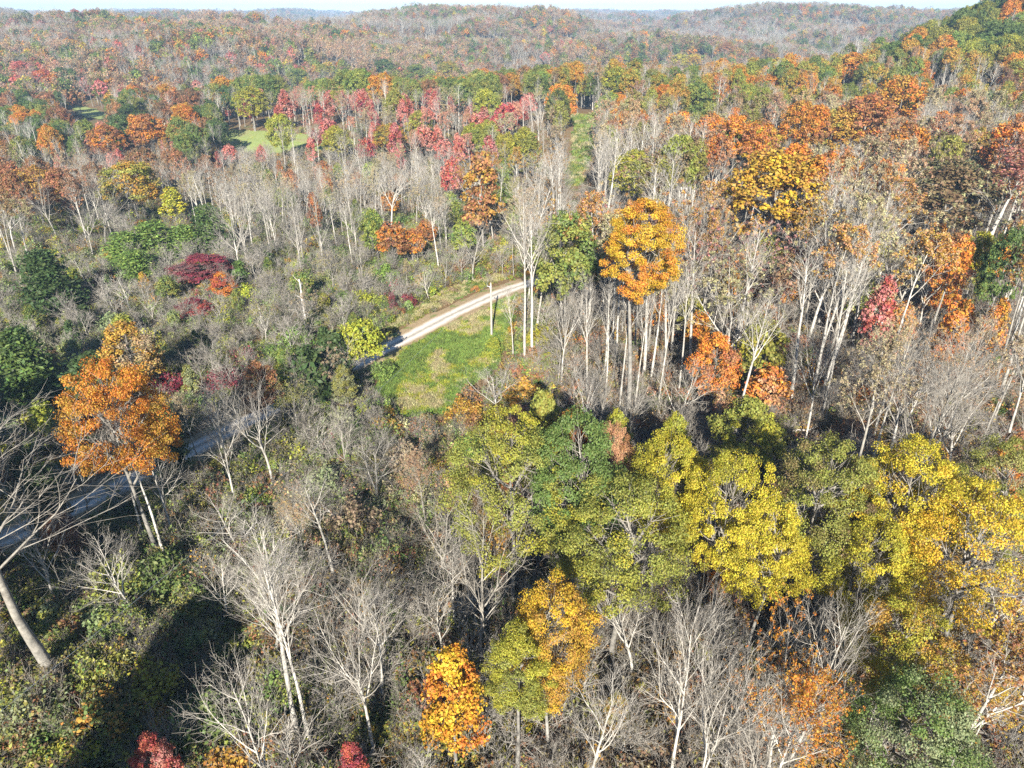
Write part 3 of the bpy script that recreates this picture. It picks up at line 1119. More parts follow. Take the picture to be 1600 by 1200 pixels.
hero(('small0', 1), (702, 1018), 12, 105, 'orange', 'gold', 'vivid orange tree alone at the bottom centre', OR, 'the vivid orange tree')
hero(('tall0', 1), (810, 985), 14, 100, 'yellowgreen', 'olive', 'yellow green tree right beside the vivid orange tree', GN, 'the yellow green tree')
hero(('oak0', 2), (868, 908), 16, 135, 'amber', 'gold', 'amber tree with bare pale stems above the yellow green tree', YE, 'the bottom amber tree')
# --- right woods
hero(('tall0', 0), (1012, 302), 28, 118, 'gold', 'orange', 'tall golden orange tree rising over the bare stand behind the road end', OR, 'the tall golden orange tree')
hero(('oak1', 0), (888, 330), 20, 112, 'olive', 'green', 'round olive green tree beside the far end of the road', GN, 'the tree by the road end')
hero(('small1', 1), (756, 238), 20, 66, 'rust', 'amber', 'narrow rust brown tree standing alone left of the tall bare pair', BR_, 'the narrow rust tree', base=(755, 398))
hero(('poplar0', 0), (815, 285), 28, 85, 'tan', 'straw', 'tallest pale bare tree beside the end of the gravel road', BA, 'the tallest bare tree', base=(820, 566))
hero(('poplar0', 1), (828, 300), 28, 75, 'tan', 'straw', 'twin stem touching the tallest bare tree by the road', BA, base=(832, 560))
hero(('poplar0', 2), (800, 440), 16, 45, 'tan', 'tan', 'thin pale bare stem right of the small cedar on the field edge', BA, base=(802, 575))
hero(('fork0', 1), (878, 425), 20, 105, 'tan', 'straw', 'white forked bare tree at the edge of the woods right of the field', BA, 'the wood edge forked tree', base=(876, 610))
for (u, v, vt, w), wd in zip(((915, 640, 420, 60), (945, 636, 430, 50), (968, 644, 400, 62), (992, 640, 430, 50), (1028, 640, 420, 60), (1060, 620, 400, 60)),
                            ('leftmost', 'second from left', 'third from left', 'fourth from left', 'fifth from left', 'rightmost')):
    hero(('poplar0', u % 4), (u, vt), 0, w, 'tan', 'amber', wd + ' pale trunk in the row under the tall golden orange tree', BA, base=(u, v), group='row of pale trunks under the tall golden orange tree')
hero(('wide0', 2), (770, 585), 8, 130, 'tan', 'tan', 'low white branched bare tree at the bottom of the green field', BA, 'the low white tree', base=(775, 650))
hero(('wide0', 1), (1050, 560), 11, 110, 'tan', 'tan', 'low grey bare tree under the row of pale trunks', BA, base=(1055, 680))
hero(('fork0', 2), (1305, 500), 25, 130, 'tan', 'straw', 'thick pale bare trunk leaning right in the middle of the right woods', BA, 'the thick leaning trunk', base=(1258, 690), lean=(0, .05))
hero(('poplar0', 3), (1195, 440), 24, 100, 'tan', 'mauve', 'pair of pale bare stems with mauve haze of twigs in the right woods', BA, 'the mauve hazed stems', base=(1150, 680))
hero(('oak1', 1), (1205, 236), 25, 150, 'amber', 'gold', 'large amber crown with dense foliage in the right woods', YE, 'the large amber crown', base=(1190, 425))
hero(('sparse1', 1), (1115, 205), 23, 110, 'rust', 'peach', 'thin rust brown crown beside the large amber crown', BR_, 'the thin rust crown', base=(1104, 342))
hero(('oak1', 2), (1180, 190), 21, 74, 'yellow', 'gold', 'bright lemon yellow crown behind the large amber crown', YE, 'the lemon yellow crown', base=(1174, 282))
hero(('oak1', 0), (1245, 157), 21, 62, 'orange', 'amber', 'narrow orange crown left of the row of orange crowns', OR, base=(1238, 264))
hero(('oak1', 1), (1296, 168), 21, 75, 'amber', 'olive', 'brownish amber crown second in the row of orange crowns', YE, base=(1288, 276))
hero(('oak1', 2), (1345, 148), 22, 98, 'orange', 'rust', 'widest orange crown in the row on the right', OR, 'the widest orange crown', base=(1335, 272))
hero(('oak1', 0), (1402, 118), 23, 75, 'orange', 'amber', 'last orange crown at the right end of the orange row', OR, base=(1388, 242))
hero(('oak1', 1), (1470, 248), 19, 145, 'brown', 'greygreen', 'broad dull brown tree in the bare woods on the right', BR_, 'the broad dull brown tree', base=(1455, 405))
hero(('tall1', 0), (1478, 360), 22, 55, 'orange', 'rust', 'orange topped tree left of a yellow green one in the right woods', OR, 'the orange topped tree', base=(1440, 560))
hero(('tall1', 1), (1515, 362), 21, 42, 'yellowgreen', 'yellow', 'yellow green tree right beside the orange topped tree', GN, base=(1495, 505))
hero(('small1', 1), (1357, 432), 19, 50, 'pink', 'red', 'narrow salmon red tree among the bare trunks on the right', RE, 'the narrow salmon red tree', base=(1348, 592))
hero(('tall1', 2), (1228, 398), 20, 50, 'peach', 'tan', 'pale peach tree left of the narrow red tree', OR, 'the pale peach tree', base=(1213, 540))
hero(('small1', 0), (1195, 572), 11, 65, 'orange', 'peach', 'small orange tree low among the trunks of the right woods', OR, 'the small low orange tree', base=(1190, 662))
hero(('oak1', 2), (990, 233), 20, 72, 'olive', 'yellowgreen', 'round olive tree above the tall golden orange tree', GN, 'the round olive crown', base=(985, 338))
hero(('oak1', 1), (1592, 355), 18, 60, 'green', 'darkgreen', 'dark green tree at the right edge in the middle woods', GN)
hero(('sparse1', 0), (1590, 235), 21, 100, 'rust', 'pink', 'rust brown thin crown at the right edge', BR_)
# --- middle and left
hero(('oak1', 0), (215, 252), 18, 95, 'olive', 'amber', 'round olive tree in the white bare trees on the left', GN, 'the left olive tree', base=(220, 354))
hero(('small1', 1), (275, 292), 15, 36, 'lime', 'yellow', 'slim lime yellow tree right of the round olive tree on the left', YE, base=(278, 358))
hero(('oak1', 1), (612, 193), 17, 58, 'amber', 'olive', 'golden olive tree at the right end of the meadow', YE, 'the meadow golden tree', base=(612, 252))
hero(('fork0', 2), (612, 242), 17, 118, 'tan', 'tan', 'white round crowned bare tree left of the narrow rust tree', BA, 'the white round bare tree', bark=PALE, base=(612, 372))
hero(('small1', 0), (705, 245), 15, 36, 'red', 'pink', 'bright red tree between the white bare tree and the narrow rust tree', RE, base=(708, 332))
hero(('oak1', 2), (700, 95), 22, 78, 'amber', 'olive', 'broad golden crown on the ridge above the red trees', YE, 'the golden crown on the ridge')
hero(('cedar0', 0), (60, 395), 11, 85, 'cedar', 'cedar', 'dark conical cedar at the left edge of the thicket', 'cedar', 'the dark cedar')
hero(('cedar0', 1), (20, 520), 11, 90, 'cedar', 'pine', 'dark cedar at the left edge above the shaded road', 'cedar')
for (u, v, h, w), wd in zip(((190, 365, 7, 75), (235, 350, 8, 90), (280, 355, 7, 70), (205, 395, 6, 70)), ('leftmost', 'tallest', 'rightmost', 'lowest, nearest')):
    hero(('pine0', u % 2), (u, v), h, w, 'pine', 'bright', wd + ' leafy pine in the green clump behind the dark cedar', 'pine', 'the green pine clump' if u == 235 else None, group='pines of the green clump')
hero(('pine0', 1), (320, 325), 10, 70, 'cedar', 'pine', 'olive dark pine right of the green pine clump', 'pine')
hero(('cedar0', 0), (130, 560), 9, 90, 'cedar', 'cedar', 'dark cedar left of the large orange tree', 'cedar')
hero(('small0', 0), (310, 400), 6, 85, 'crimson', 'mauve', 'dark red small tree in the grey thicket', RE, 'the dark red thicket tree')
hero(('small0', 1), (345, 425), 6, 45, 'red', 'orange', 'orange red small tree right of the dark red thicket tree', RE)
hero(('small0', 0), (300, 468), 4, 50, 'crimson', 'red', 'low crimson tree in front of the dark red thicket tree', RE)
hero(('oak1', 2), (60, 260), 19, 105, 'rust', 'amber', 'large rust brown tree at the left edge', BR_, 'the large rust tree', base=(70, 352))
hero(('oak1', 0), (232, 178), 18, 80, 'orange', 'rust', 'broad orange brown tree left of the meadow', OR, 'the broad orange brown tree', base=(240, 250))
hero(('oak1', 1), (170, 195), 18, 85, 'rust', 'orange', 'rust orange tree second left of the meadow', OR, base=(178, 264))


for (u, v, h, w, a_, b_, lab, cat_) in (
        (600, 92, 19, 66, 'green', 'darkgreen', 'dense green crown on the ridge left of the broad golden crown', GN), (560, 108, 19, 56, 'olive', 'green', 'olive crown on the ridge between two green crowns', GN),
        (648, 100, 19, 58, 'green', 'olive', 'mottled green crown on the ridge touching the broad golden crown', GN), (505, 100, 19, 52, 'olive', 'amber', 'olive amber crown on the ridge above the meadow', GN),
        (462, 106, 18, 48, 'green', 'olive', 'green crown on the ridge above the left end of the meadow', GN), (428, 118, 18, 56, 'olive', 'yellowgreen', 'yellow olive crown on the ridge behind the meadow', GN),
        (388, 136, 18, 58, 'yellowgreen', 'olive', 'yellow green crown at the left end of the ridge beside the meadow', GN), (530, 118, 15, 30, 'mauve', 'crimson', 'dusky purple crown below the olive crown on the ridge', RE),
        (1288, 66, 21, 66, 'green', 'olive', 'broad green crown on the right ridge below the green hill', GN), (1062, 84, 20, 44, 'yellowgreen', 'yellow', 'yellow green crown on the right ridge', GN),
        (1085, 84, 20, 36, 'amber', 'yellow', 'small amber crown next to the yellow green crown on the right ridge', YE), (1135, 66, 21, 56, 'rust', 'amber', 'rust brown crown on the right ridge', BR_),
        (1205, 72, 20, 56, 'rust', 'olive', 'rust olive crown on the right ridge left of the green crown', BR_), (1335, 82, 20, 52, 'amber', 'orange', 'amber orange crown on the right ridge right of the green crown', YE),
        (1095, 130, 19, 58, 'olive', 'green', 'round olive crown in the bare woods below the right ridge', GN), (905, 96, 19, 40, 'amber', 'olive', 'amber crown on the ridge above the grassy trail', YE),
        (965, 104, 19, 50, 'green', 'yellowgreen', 'fresh green crown on the ridge right of the trail', GN), (1535, 200, 20, 50, 'olive', 'amber', 'olive amber crown near the right edge above the dull brown tree', GN),
        (95, 105, 18, 44, 'darkgreen', 'green', 'dark green crown far on the left above the small meadow', GN), (30, 95, 18, 60, 'pink', 'red', 'salmon red crown far at the left edge', RE), (65, 108, 18, 50, 'orange', 'red', 'orange red crown far left beside the salmon one', OR)):
    hero(('oak1', int(u) % 3), (u, v), h, w, a_, b_, lab, cat_)

# --- a hidden stand outside the frame casts the dark gully shade
for x, y, h, r in ((-26, 13, 17, 3.2), (-24.5, 8, 18, 3.0), (-27, 20, 13, 2.3)):
    o = individual(('cedar0', 0), x, y, h, r, 'cedar', 'cedar', DARK, 'cedar', split=0)
    o['label'], o['category'], o['group'] = 'dense dark cedar behind the lower edge of the picture', 'cedar', 'cedars below the picture edge'

for x, y, h, r in ((-43, 29, 25, 5.2), (-51, 36, 24, 5.2), (-59, 42, 23, 5.2), (-67, 46, 24, 5.5), (-48, 24, 24, 5), (-39, 24, 26, 4.6)):
    o = individual(('oak1', 0), x, y, h, r, 'olive', 'amber', GREY, 'green_tree', split=0)
    o['label'], o['category'], o['group'] = 'tall olive tree past the left edge of the picture shading the road bend', 'green tree', 'trees past the left edge'

# ------------------------------------------------------------------ filler woods, read by zones of the picture
# x0, y0, x1, y1, spacing m, [(proto family, tint, tint2, weight)], (height lo, hi)
BN = ('poplar', 'tan', 'tan')
ZONES = [
    (1370, -40, 1640, 95, 6.0, [('oak', 'green', 'olive', .36), ('oak', 'green', 'green', .16), ('oak', 'darkgreen', 'green', .1), ('oak', 'amber', 'orange', .08), ('oak', 'olive', 'yellowgreen', .2), ('poplar', 'tan', 'tan', .1)], (14, 20)),
    (860, 70, 1640, 170, 6.2, [('poplar', 'tan', 'tan', .50), ('oak', 'olive', 'amber', .16), ('oak', 'orange', 'amber', .06), ('oak', 'amber', 'olive', .06), ('sparse', 'tan', 'rust', .12), ('oak', 'green', 'olive', .10)], (16, 22)),
    (340, 80, 860, 140, 6.5, [('oak', 'olive', 'green', .34), ('oak', 'green', 'olive', .22), ('poplar', 'tan', 'tan', .16), ('oak', 'amber', 'orange', .12), ('sparse', 'rust', 'olive', .10), ('oak', 'rust', 'brown', .06)], (15, 20)),
    (360, 140, 840, 232, 5.6, [('poplar', 'tan', 'tan', .40), ('small', 'pink', 'red', .22), ('sparse', 'pink', 'peach', .14), ('small', 'red', 'crimson', .07), ('oak', 'olive', 'yellowgreen', .06), ('sparse', 'tan', 'straw', .11)], (13, 19)),
    (-80, 80, 360, 235, 5.8, [('oak', 'rust', 'brown', .10), ('oak', 'orange', 'amber', .08), ('poplar', 'tan', 'tan', .44), ('oak', 'green', 'olive', .14), ('sparse', 'rust', 'amber', .09), ('small', 'pink', 'red', .07), ('oak', 'darkgreen', 'green', .08)], (13, 18)),
    (-80, 235, 340, 345, 5.6, [('poplar', 'tan', 'tan', .34), ('fork', 'tan', 'tan', .26), ('sparse', 'rust', 'tan', .16), ('oak', 'rust', 'brown', .08), ('sparse', 'straw', 'tan', .06)], (13, 18)),
    (340, 225, 700, 345, 4.2, [('poplar', 'tan', 'tan', .45), ('fork', 'tan', 'tan', .33), ('sparse', 'tan', 'straw', .1), ('small', 'rust', 'orange', .06), ('small', 'olive', 'green', .06)], (11, 16)),
    (700, 140, 870, 420, 5.4, [('poplar', 'tan', 'tan', .42), ('wide', 'tan', 'tan', .2), ('sparse', 'straw', 'tan', .14), ('sparse', 'rust', 'amber', .14), ('small', 'olive', 'green', .1)], (12, 18)),
    (870, 170, 1640, 300, 3.5, [('poplar', 'tan', 'tan', .52), ('sparse', 'peach', 'tan', .16), ('sparse', 'tan', 'straw', .17), ('oak', 'olive', 'brown', .05), ('oak', 'orange', 'rust', .07)], (19, 25)),
    (840, 300, 1640, 470, 3.0, [('poplar', 'tan', 'tan', .50), ('sparse', 'tan', 'straw', .16), ('sparse', 'peach', 'amber', .18), ('small', 'olive', 'yellowgreen', .04), ('sparse', 'pink', 'mauve', .03), ('small', 'orange', 'amber', .03)], (18, 25)),
    (890, 470, 1640, 640, 3.7, [('poplar', 'tan', 'tan', .52), ('fork', 'tan', 'tan', .10), ('wide', 'tan', 'tan', .12), ('sparse', 'peach', 'tan', .10), ('small', 'olive', 'yellowgreen', .06), ('sparse', 'tan', 'straw', .09), ('small', 'orange', 'rust', .05)], (11, 21)),
    (-80, 340, 700, 470, 6.2, [('wide', 'tan', 'tan', .34), ('small', 'olive', 'lime', .14), ('small', 'green', 'olive', .10), ('cedar', 'cedar', 'pine', .09), ('small', 'mauve', 'crimson', .08), ('sparse', 'tan', 'straw', .11), ('small', 'amber', 'yellow', .08)], (5, 9)),
    (-80, 470, 590, 700, 6.2, [('wide', 'tan', 'tan', .30), ('small', 'green', 'olive', .10), ('cedar', 'cedar', 'cedar', .12), ('small', 'greygreen', 'olive', .13), ('sparse', 'straw', 'olive', .12), ('small', 'olive', 'lime', .07)], (5, 10)),
    (-80, 700, 330, 860, 5.4, [('wide', 'tan', 'tan', .72), ('fork', 'tan', 'tan', .1), ('small', 'rust', 'mauve', .1), ('small', 'olive', 'lime', .08)], (6, 11)),
    (330, 690, 680, 930, 6.6, [('wide', 'tan', 'tan', .8), ('sparse', 'rust', 'tan', .2)], (6, 11)),
    (500, 860, 800, 1220, 5.4, [('poplar', 'tan', 'tan', .4), ('wide', 'tan', 'tan', .4), ('sparse', 'tan', 'rust', .2)], (9, 15)),
    (800, 880, 1640, 1260, 4.8, [('wide', 'tan', 'tan', .28), ('fork', 'tan', 'tan', .18), ('poplar', 'tan', 'tan', .12), ('sparse', 'amber', 'gold', .24), ('sparse', 'tan', 'straw', .10), ('small', 'amber', 'olive', .08)], (8, 14)),
]

PROTECT = [
    [(558, 572), (620, 515), (700, 468), (790, 436), (812, 440), (806, 505), (790, 560), (745, 612), (700, 640), (610, 645), (590, 610)],
    [(352, 206), (470, 206), (478, 215), (360, 220)],
    [(100, 164), (172, 172), (172, 186), (120, 184)],
    [(888, 178), (928, 178), (928, 240), (915, 285), (885, 285)],
]

HX = np.array([[h['x'], h['y'], h['H'], h['R'], h['dist'], h['leafy']] for h in HEROES], float)
HTOP = np.array([project(h['x'], h['y'], gz(h['x'], h['y']) + h['H'] * .72) for h in HEROES], float).reshape(-1, 2)
HRPX = HX[:, 3] / HX[:, 4] * F_PX
HHPX = np.where(HX[:, 5] > 0, .36, .42) * HX[:, 2] / HX[:, 4] * F_PX * .9

N_CAND = 55000
cand_r = np.sqrt(rng.uniform(20 ** 2, 470 ** 2, N_CAND))
cand_a = rng.uniform(-.88, .88, N_CAND)
cx_, cy_ = cand_r * np.sin(cand_a), cand_r * np.cos(cand_a)
cg_ = ground(cx_, cy_)
crd = road_dist(cx_, cy_)
bad = crd < 4.2
for poly in (GRASS_W, UPPER_W, MEADOW_W, MEADOW2_W, TRAIL_W):
    bad |= in_poly(cx_, cy_, poly)
order = np.arange(N_CAND)
cell, grid = 4.0, {}


def spot_free(x, y, sp):
    i, j = int(x // cell), int(y // cell)
    k = int(sp // cell) + 1
    for a in range(i - k, i + k + 1):
        for b in range(j - k, j + k + 1):
            for (px, py, pr) in grid.get((a, b), ()):
                if (px - x) ** 2 + (py - y) ** 2 < (max(sp * .5, 0) + pr) ** 2:
                    return False
    return True


for x, y, r in TAKEN:
    grid.setdefault((int(x // cell), int(y // cell)), []).append((x, y, r))
FILL = []
uu = rng.random((N_CAND, 5))
for k in order:
    if bad[k]:
        continue
    x, y, g = cx_[k], cy_[k], cg_[k]
    u0, v0 = project(x, y, g + 12.0)
    if not (-90 < u0 < 1690 and -60 < v0 < 1330):
        continue
    zone = None
    for z in ZONES:
        hh = z[6][0] + (z[6][1] - z[6][0]) * uu[k, 0]
        u, v = project(x, y, g + hh * .75)
        if z[0] <= u < z[2] and z[1] <= v < z[3]:
            zone = z
            break
    if zone is None:
        continue
    sp = zone[4]
    if not spot_free(x, y, sp):
        continue
    H = hh
    ww = np.array([m[3] for m in zone[5]])
    m = zone[5][int(np.searchsorted(np.cumsum(ww / ww.sum()), uu[k, 1] * .9999))]
    fam = m[0]
    if fam == 'small':
        H = (min(H, 13) * (.6 + .3 * uu[k, 2])) if zone[0] != 360 else H * (.66 + .3 * uu[k, 2])
    if fam == 'cedar':
        H = min(H, 10) * (.6 + .4 * uu[k, 2])
    rr = {'poplar': .12, 'fork': .22, 'wide': .25, 'sparse': .15, 'oak': .25, 'small': .25, 'cedar': .26}[fam] * H
    dist = math.sqrt(x * x + y * y + (CAM_Z - g - H * .7) ** 2)
    # keep the road, field, meadow and trail in view
    zz = np.linspace(.05, 1, 7) * H
    off = np.array([-.5, 0, .5]) * rr
    U, V = project((x + off)[:, None] + zz[None] * 0, np.full((3, 7), y), g + zz[None] + np.zeros((3, 1)))
    if any(in_poly(U, V, p).any() for p in PROTECT):
        continue
    # keep the crowns of the measured trees in view
    ut, vt = project(x, y, g + H * .8)
    rp = rr / dist * F_PX
    nearer = HX[:, 4] > dist + 1
    cov = False
    for q in ((.55, .8, 1.0) if m[0] in ('poplar', 'sparse') else (.3, .6, 1.0)):
        uq, vq = project(x, y, g + H * q)
        cov = cov or bool((nearer & ((np.abs(HTOP[:, 0] - uq) / (HRPX * .9 + rp * .6)) ** 2 + ((HTOP[:, 1] - vq) / (HHPX * .95)) ** 2 < 1)).any())
    if cov:
        continue
    grid.setdefault((int(x // cell), int(y // cell)), []).append((x, y, sp * .5))
    FILL.append(dict(x=x, y=y, H=H, R=rr, fam=fam, t=m[1], t2=m[2], dist=dist, rnd=uu[k, 4], u=float(ut), v=float(vt)))

# 300 bare and 300 leafy trees that show largest stand as objects; the rest is woodland
for f in FILL:
    f['bare'] = f['fam'] in ('poplar', 'fork', 'wide')
    f['in'] = -20 < f['u'] < 1620 and f['v'] < 1215
n_hero_bare = sum(1 for h in HEROES if not h['leafy'])
big = sorted([f for f in FILL if f['in']], key=lambda f: -f['H'] * (.4 + f['R']) ** .0 / f['dist'])
bare_sel = [f for f in big if f['bare']][:300 - n_hero_bare]
leaf_sel = [f for f in big if not f['bare']][:240]
SEL = bare_sel + leaf_sel
selid = {id(f) for f in SEL}


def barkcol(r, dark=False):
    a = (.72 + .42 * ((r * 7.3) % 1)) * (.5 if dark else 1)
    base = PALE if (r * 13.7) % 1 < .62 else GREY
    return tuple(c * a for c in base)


def tweak(tn, r):
    c = C_[tn]
    a, b = .82 + .36 * ((r * 5.1) % 1), .9 + .2 * ((r * 11.3) % 1)
    return (c[0] * a, c[1] * a * b, c[2] * a)


for i in range(0, len(ROAD) - 1):
    t_ = (ROAD[i + 1] - ROAD[i]) / np.linalg.norm(ROAD[i + 1] - ROAD[i])
    n_ = np.array([-t_[1], t_[0]])
    if n_[1] > 0:
        n_ = -n_
    w = ROAD[i] + n_ * rng.uniform(3.6, 5.2) + t_ * rng.uniform(-.6, .6)
    ur, vr = project(ROAD[i][0], ROAD[i][1], 0.0)
    if not ((235 < ur < 535) or (-60 < ur < 150)) or (i % 2 and not 420 < ur < 535):
        continue
    h = rng.uniform(6.5, 9.5)
    fam = ['wide', 'small', 'small', 'sparse', 'cedar'][int(rng.integers(5))]
    tn = 'tan' if fam in ('wide', 'sparse') else ('cedar' if fam == 'cedar' else ['olive', 'greygreen', 'lime', 'green', 'rust'][int(rng.integers(5))])
    g_ = gz(w[0], w[1])
    u_, v_ = project(w[0], w[1], g_ + h * .8)
    grid.setdefault((int(w[0] // cell), int(w[1] // cell)), []).append((w[0], w[1], 1.2))
    SEL.append(dict(x=w[0], y=w[1], H=h, R=.25 * h, fam=fam, t=tn, t2=tn, dist=math.hypot(math.hypot(*w), CAM_Z), rnd=rng.random(), u=float(u_), v=float(v_), bare=fam == 'wide'))
for f in SEL:
    lod = '0' if f['dist'] < 92 else '1'
    fam = f['fam']
    if fam == 'oak' and f['H'] > 20:
        fam = 'tall'
    key = (fam + lod, int(f['rnd'] * 997) % nvar(fam + lod))
    T = PR[key]
    nm = 'bare_tree' if f['bare'] else CAT[f['t']].replace(' ', '_')
    lean = ((f['rnd'] * 31 % 1 - .5) * .09, (f['rnd'] * 53 % 1 - .5) * .09)
    s = f['H'] / T.H
    kx = s * (.7 + .45 * (f['rnd'] * 77 % 1)) * (1.15 if fam == 'poplar' else 1)
    spl = int(lod == '0' and fam != 'cedar' and f['dist'] < 75)
    k2 = (key, spl, nm)
    if k2 in SRC:
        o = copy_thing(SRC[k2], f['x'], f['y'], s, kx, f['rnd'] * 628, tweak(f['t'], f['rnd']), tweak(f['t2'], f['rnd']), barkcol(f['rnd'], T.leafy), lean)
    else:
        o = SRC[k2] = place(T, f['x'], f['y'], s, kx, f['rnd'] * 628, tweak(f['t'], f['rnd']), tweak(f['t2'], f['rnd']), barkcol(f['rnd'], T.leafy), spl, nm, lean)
    for kk in ('label', 'group'):
        if kk in o:
            del o[kk]
    o['category'] = nm.replace('_', ' ')
    tall = 'tall' if f['H'] > 20 else ('short' if f['H'] < 9 else 'mid height')
    if f['bare']:
        d = '%s %s bare tree' % (tall, {'poplar': 'slender', 'fork': 'forked', 'wide': 'bushy'}[f['fam']])
        o['group'] = {'poplar': 'slender bare trees of the woods', 'fork': 'forked bare trees of the woods', 'wide': 'bushy bare trees of the thickets'}[f['fam']]
    elif f['fam'] == 'cedar':
        d = '%s dark cedar' % tall
        o['group'] = 'cedars in the thicket'
    else:
        d = '%s %s%s tree' % (tall, 'thin leaved ' if f['fam'] == 'sparse' else '', WORD[f['t']])
        o['group'] = '%s trees of the woods' % WORD[f['t']]
    ITEMS.append((o, d, f))


# ------------------------------------------------------------------ shrubs that can be told apart
SH = []
SHZ = [  # px zone, colours
    (-60, 340, 700, 480, ['olive', 'lime', 'green', 'amber', 'olive', 'crimson', 'greygreen', 'yellowgreen', 'green', 'bright']),
    (-60, 480, 600, 720, ['greygreen', 'olive', 'lime', 'green', 'crimson', 'tan', 'amber', 'bright']),
    (560, 380, 800, 540, ['olive', 'lime', 'amber', 'rust', 'bright', 'green', 'yellowgreen']),
    (-60, 720, 460, 1220, ['olive', 'yellowgreen', 'amber', 'green', 'olive', 'rust', 'green']),
    (460, 640, 800, 1220, ['rust', 'olive', 'bright', 'greygreen', 'tan', 'amber', 'peach']),
    (800, 460, 1640, 1220, ['tan', 'rust', 'amber', 'olive', 'orange', 'yellowgreen', 'peach']),
]
n_try = 3000
sr, sa = np.sqrt(rng.uniform(26 ** 2, 150 ** 2, n_try)), rng.uniform(-.74, .74, n_try)
sx_, sy_ = sr * np.sin(sa), sr * np.cos(sa)
srd = road_dist(sx_, sy_)
sg = ground(sx_, sy_)
sbad = (srd < 4.4)
for poly in (GRASS_W, UPPER_W):
    sbad |= in_poly(sx_, sy_, poly)
su, sv = project(sx_, sy_, sg + 1.2)
for k in range(n_try):
    if sbad[k] or len(SH) >= 230:
        continue
    if any(in_poly(su[k:k + 1], sv[k:k + 1], p)[0] for p in PROTECT):
        continue
    zz = next((z for z in SHZ if z[0] <= su[k] < z[2] and z[1] <= sv[k] < z[3]), None)
    if zz is None or not spot_free(sx_[k], sy_[k], 2.6):
        continue
    if su[k] > 800 and rng.random() < .6:
        continue
    r = rng.random()
    tn = zz[4][int(r * 9973) % len(zz[4])]
    tn2 = zz[4][int(r * 99991) % len(zz[4])]
    if rng.random() < .7:
        tn2 = tn
    key = ('bigbush', int(r * 1009) % 3) if rng.random() < .72 else ('bushtwig', int(r * 1009) % 3)
    s = (.55 + .6 * ((r * 37) % 1))
    nm = 'shrub'
    kk = (key, 0, nm)
    if kk in SRC:
        o = copy_thing(SRC[kk], sx_[k], sy_[k], s, s * 1.05, r * 628, tweak(tn, r), tweak(tn2, r), barkcol(r))
    else:
        o = SRC[kk] = place(BU[key], sx_[k], sy_[k], s, s * 1.05, r * 628, tweak(tn, r), tweak(tn2, r), barkcol(r), 0, nm)
    for q in ('label',):
        if q in o:
            del o[q]
    o['category'], o['group'] = 'shrub', 'shrubs of the thickets and wood edges'
    grid.setdefault((int(sx_[k] // cell), int(sy_[k] // cell)), []).append((sx_[k], sy_[k], 1.0))
    SH.append(o)
    d = ('%s leafy shrub' % WORD[tn]) if key[0] == 'bigbush' else ('twiggy %s shrub' % WORD[tn])
    ITEMS.append((o, d, dict(x=sx_[k], y=sy_[k], H=3.6 * s, R=2 * s, u=float(su[k]), v=float(sv[k]), dist=float(sr[k]))))


# ------------------------------------------------------------------ utility pole, its wire, the small cedar
WOOD = plain_material('weathered pole wood', (.36, .32, .27), .9, 5, .3)
METAL = plain_material('galvanised steel', (.42, .43, .44), .45, 8, .15, .5)
GLASSY = plain_material('brown glazed insulator', (.30, .26, .24), .3, 8, .15, .5)
WIRE = plain_material('wire', (.20, .23, .26), .5, 8, .1, .4)


def lathe(prof, s=10, c=(0, 0, 0), rx=None):
    n = len(prof)
    a = np.arange(s) * 2 * math.pi / s
    V = np.array([[r * math.cos(t), r * math.sin(t), z] for r, z in prof for t in a])
    if rx is not None:
        V = V @ np.array(rx).T
    V = V + np.array(c)
    ix = np.arange(n * s).reshape(n, s)
    F = np.stack([ix[:-1], np.roll(ix[:-1], -1, 1), np.roll(ix[1:], -1, 1), ix[1:]], -1).reshape(-1, 4)
    return V, F, np.zeros((len(V), 3))


def boxv(c, h):
    V = np.array([[sx, sy, sz] for sx in (-1, 1) for sy in (-1, 1) for sz in (-1, 1)], float) * np.array(h) + np.array(c)
    F = np.array([[0, 1, 3, 2], [4, 6, 7, 5], [0, 4, 5, 1], [2, 3, 7, 6], [0, 2, 6, 4], [1, 5, 7, 3]])
    return V, F, np.zeros((8, 3))


px_, py_ = base_hit(768, 525)
pole = bpy.data.objects.new('utility_pole', None)
pole.location = (px_, py_, gz(px_, py_))
COL.objects.link(pole)
pole['label'], pole['category'] = 'weathered grey utility pole standing in the grass beside the gravel road', 'utility pole'
PH = 8.6
link('shaft', MD().add(*lathe([(.16, -.6), (.155, 1), (.14, 4), (.12, PH), (.085, PH + .06), (.0, PH + .06)], 12)).mesh('shaft', [WOOD], True), pole)
br = link('bracket', MD().add(*boxv((-.30, 0, PH - .45), (.26, .035, .04))).add(*boxv((-.2, 0, PH - .62), (.03, .02, .16))).mesh('bracket', [METAL]), pole)
link('insulator', MD().add(*lathe([(0, 0), (.05, .0), (.08, .05), (.05, .09), (.085, .13), (.05, .19), (.03, .24), (0, .25)], 10, (-.5, 0, PH - .41))).mesh('insulator', [GLASSY], True), br)
link('insulator', MD().add(*lathe([(0, 0), (.04, .0), (.07, .05), (.045, .09), (.07, .13), (.03, .2), (0, .21)], 10, (0, 0, PH + .06))).mesh('insulator', [GLASSY], True), pole)
link('ground_wire', MD().add(*lathe([(.012, .05), (.012, PH - .5)], 5, (.165, 0, 0))).mesh('ground_wire', [WIRE], True), pole)
link('pole_band', MD().add(*lathe([(.13, -.05), (.14, -.05), (.14, .05), (.13, .05)], 12, (0, 0, PH - .45))).mesh('pole_band', [METAL], True), pole)

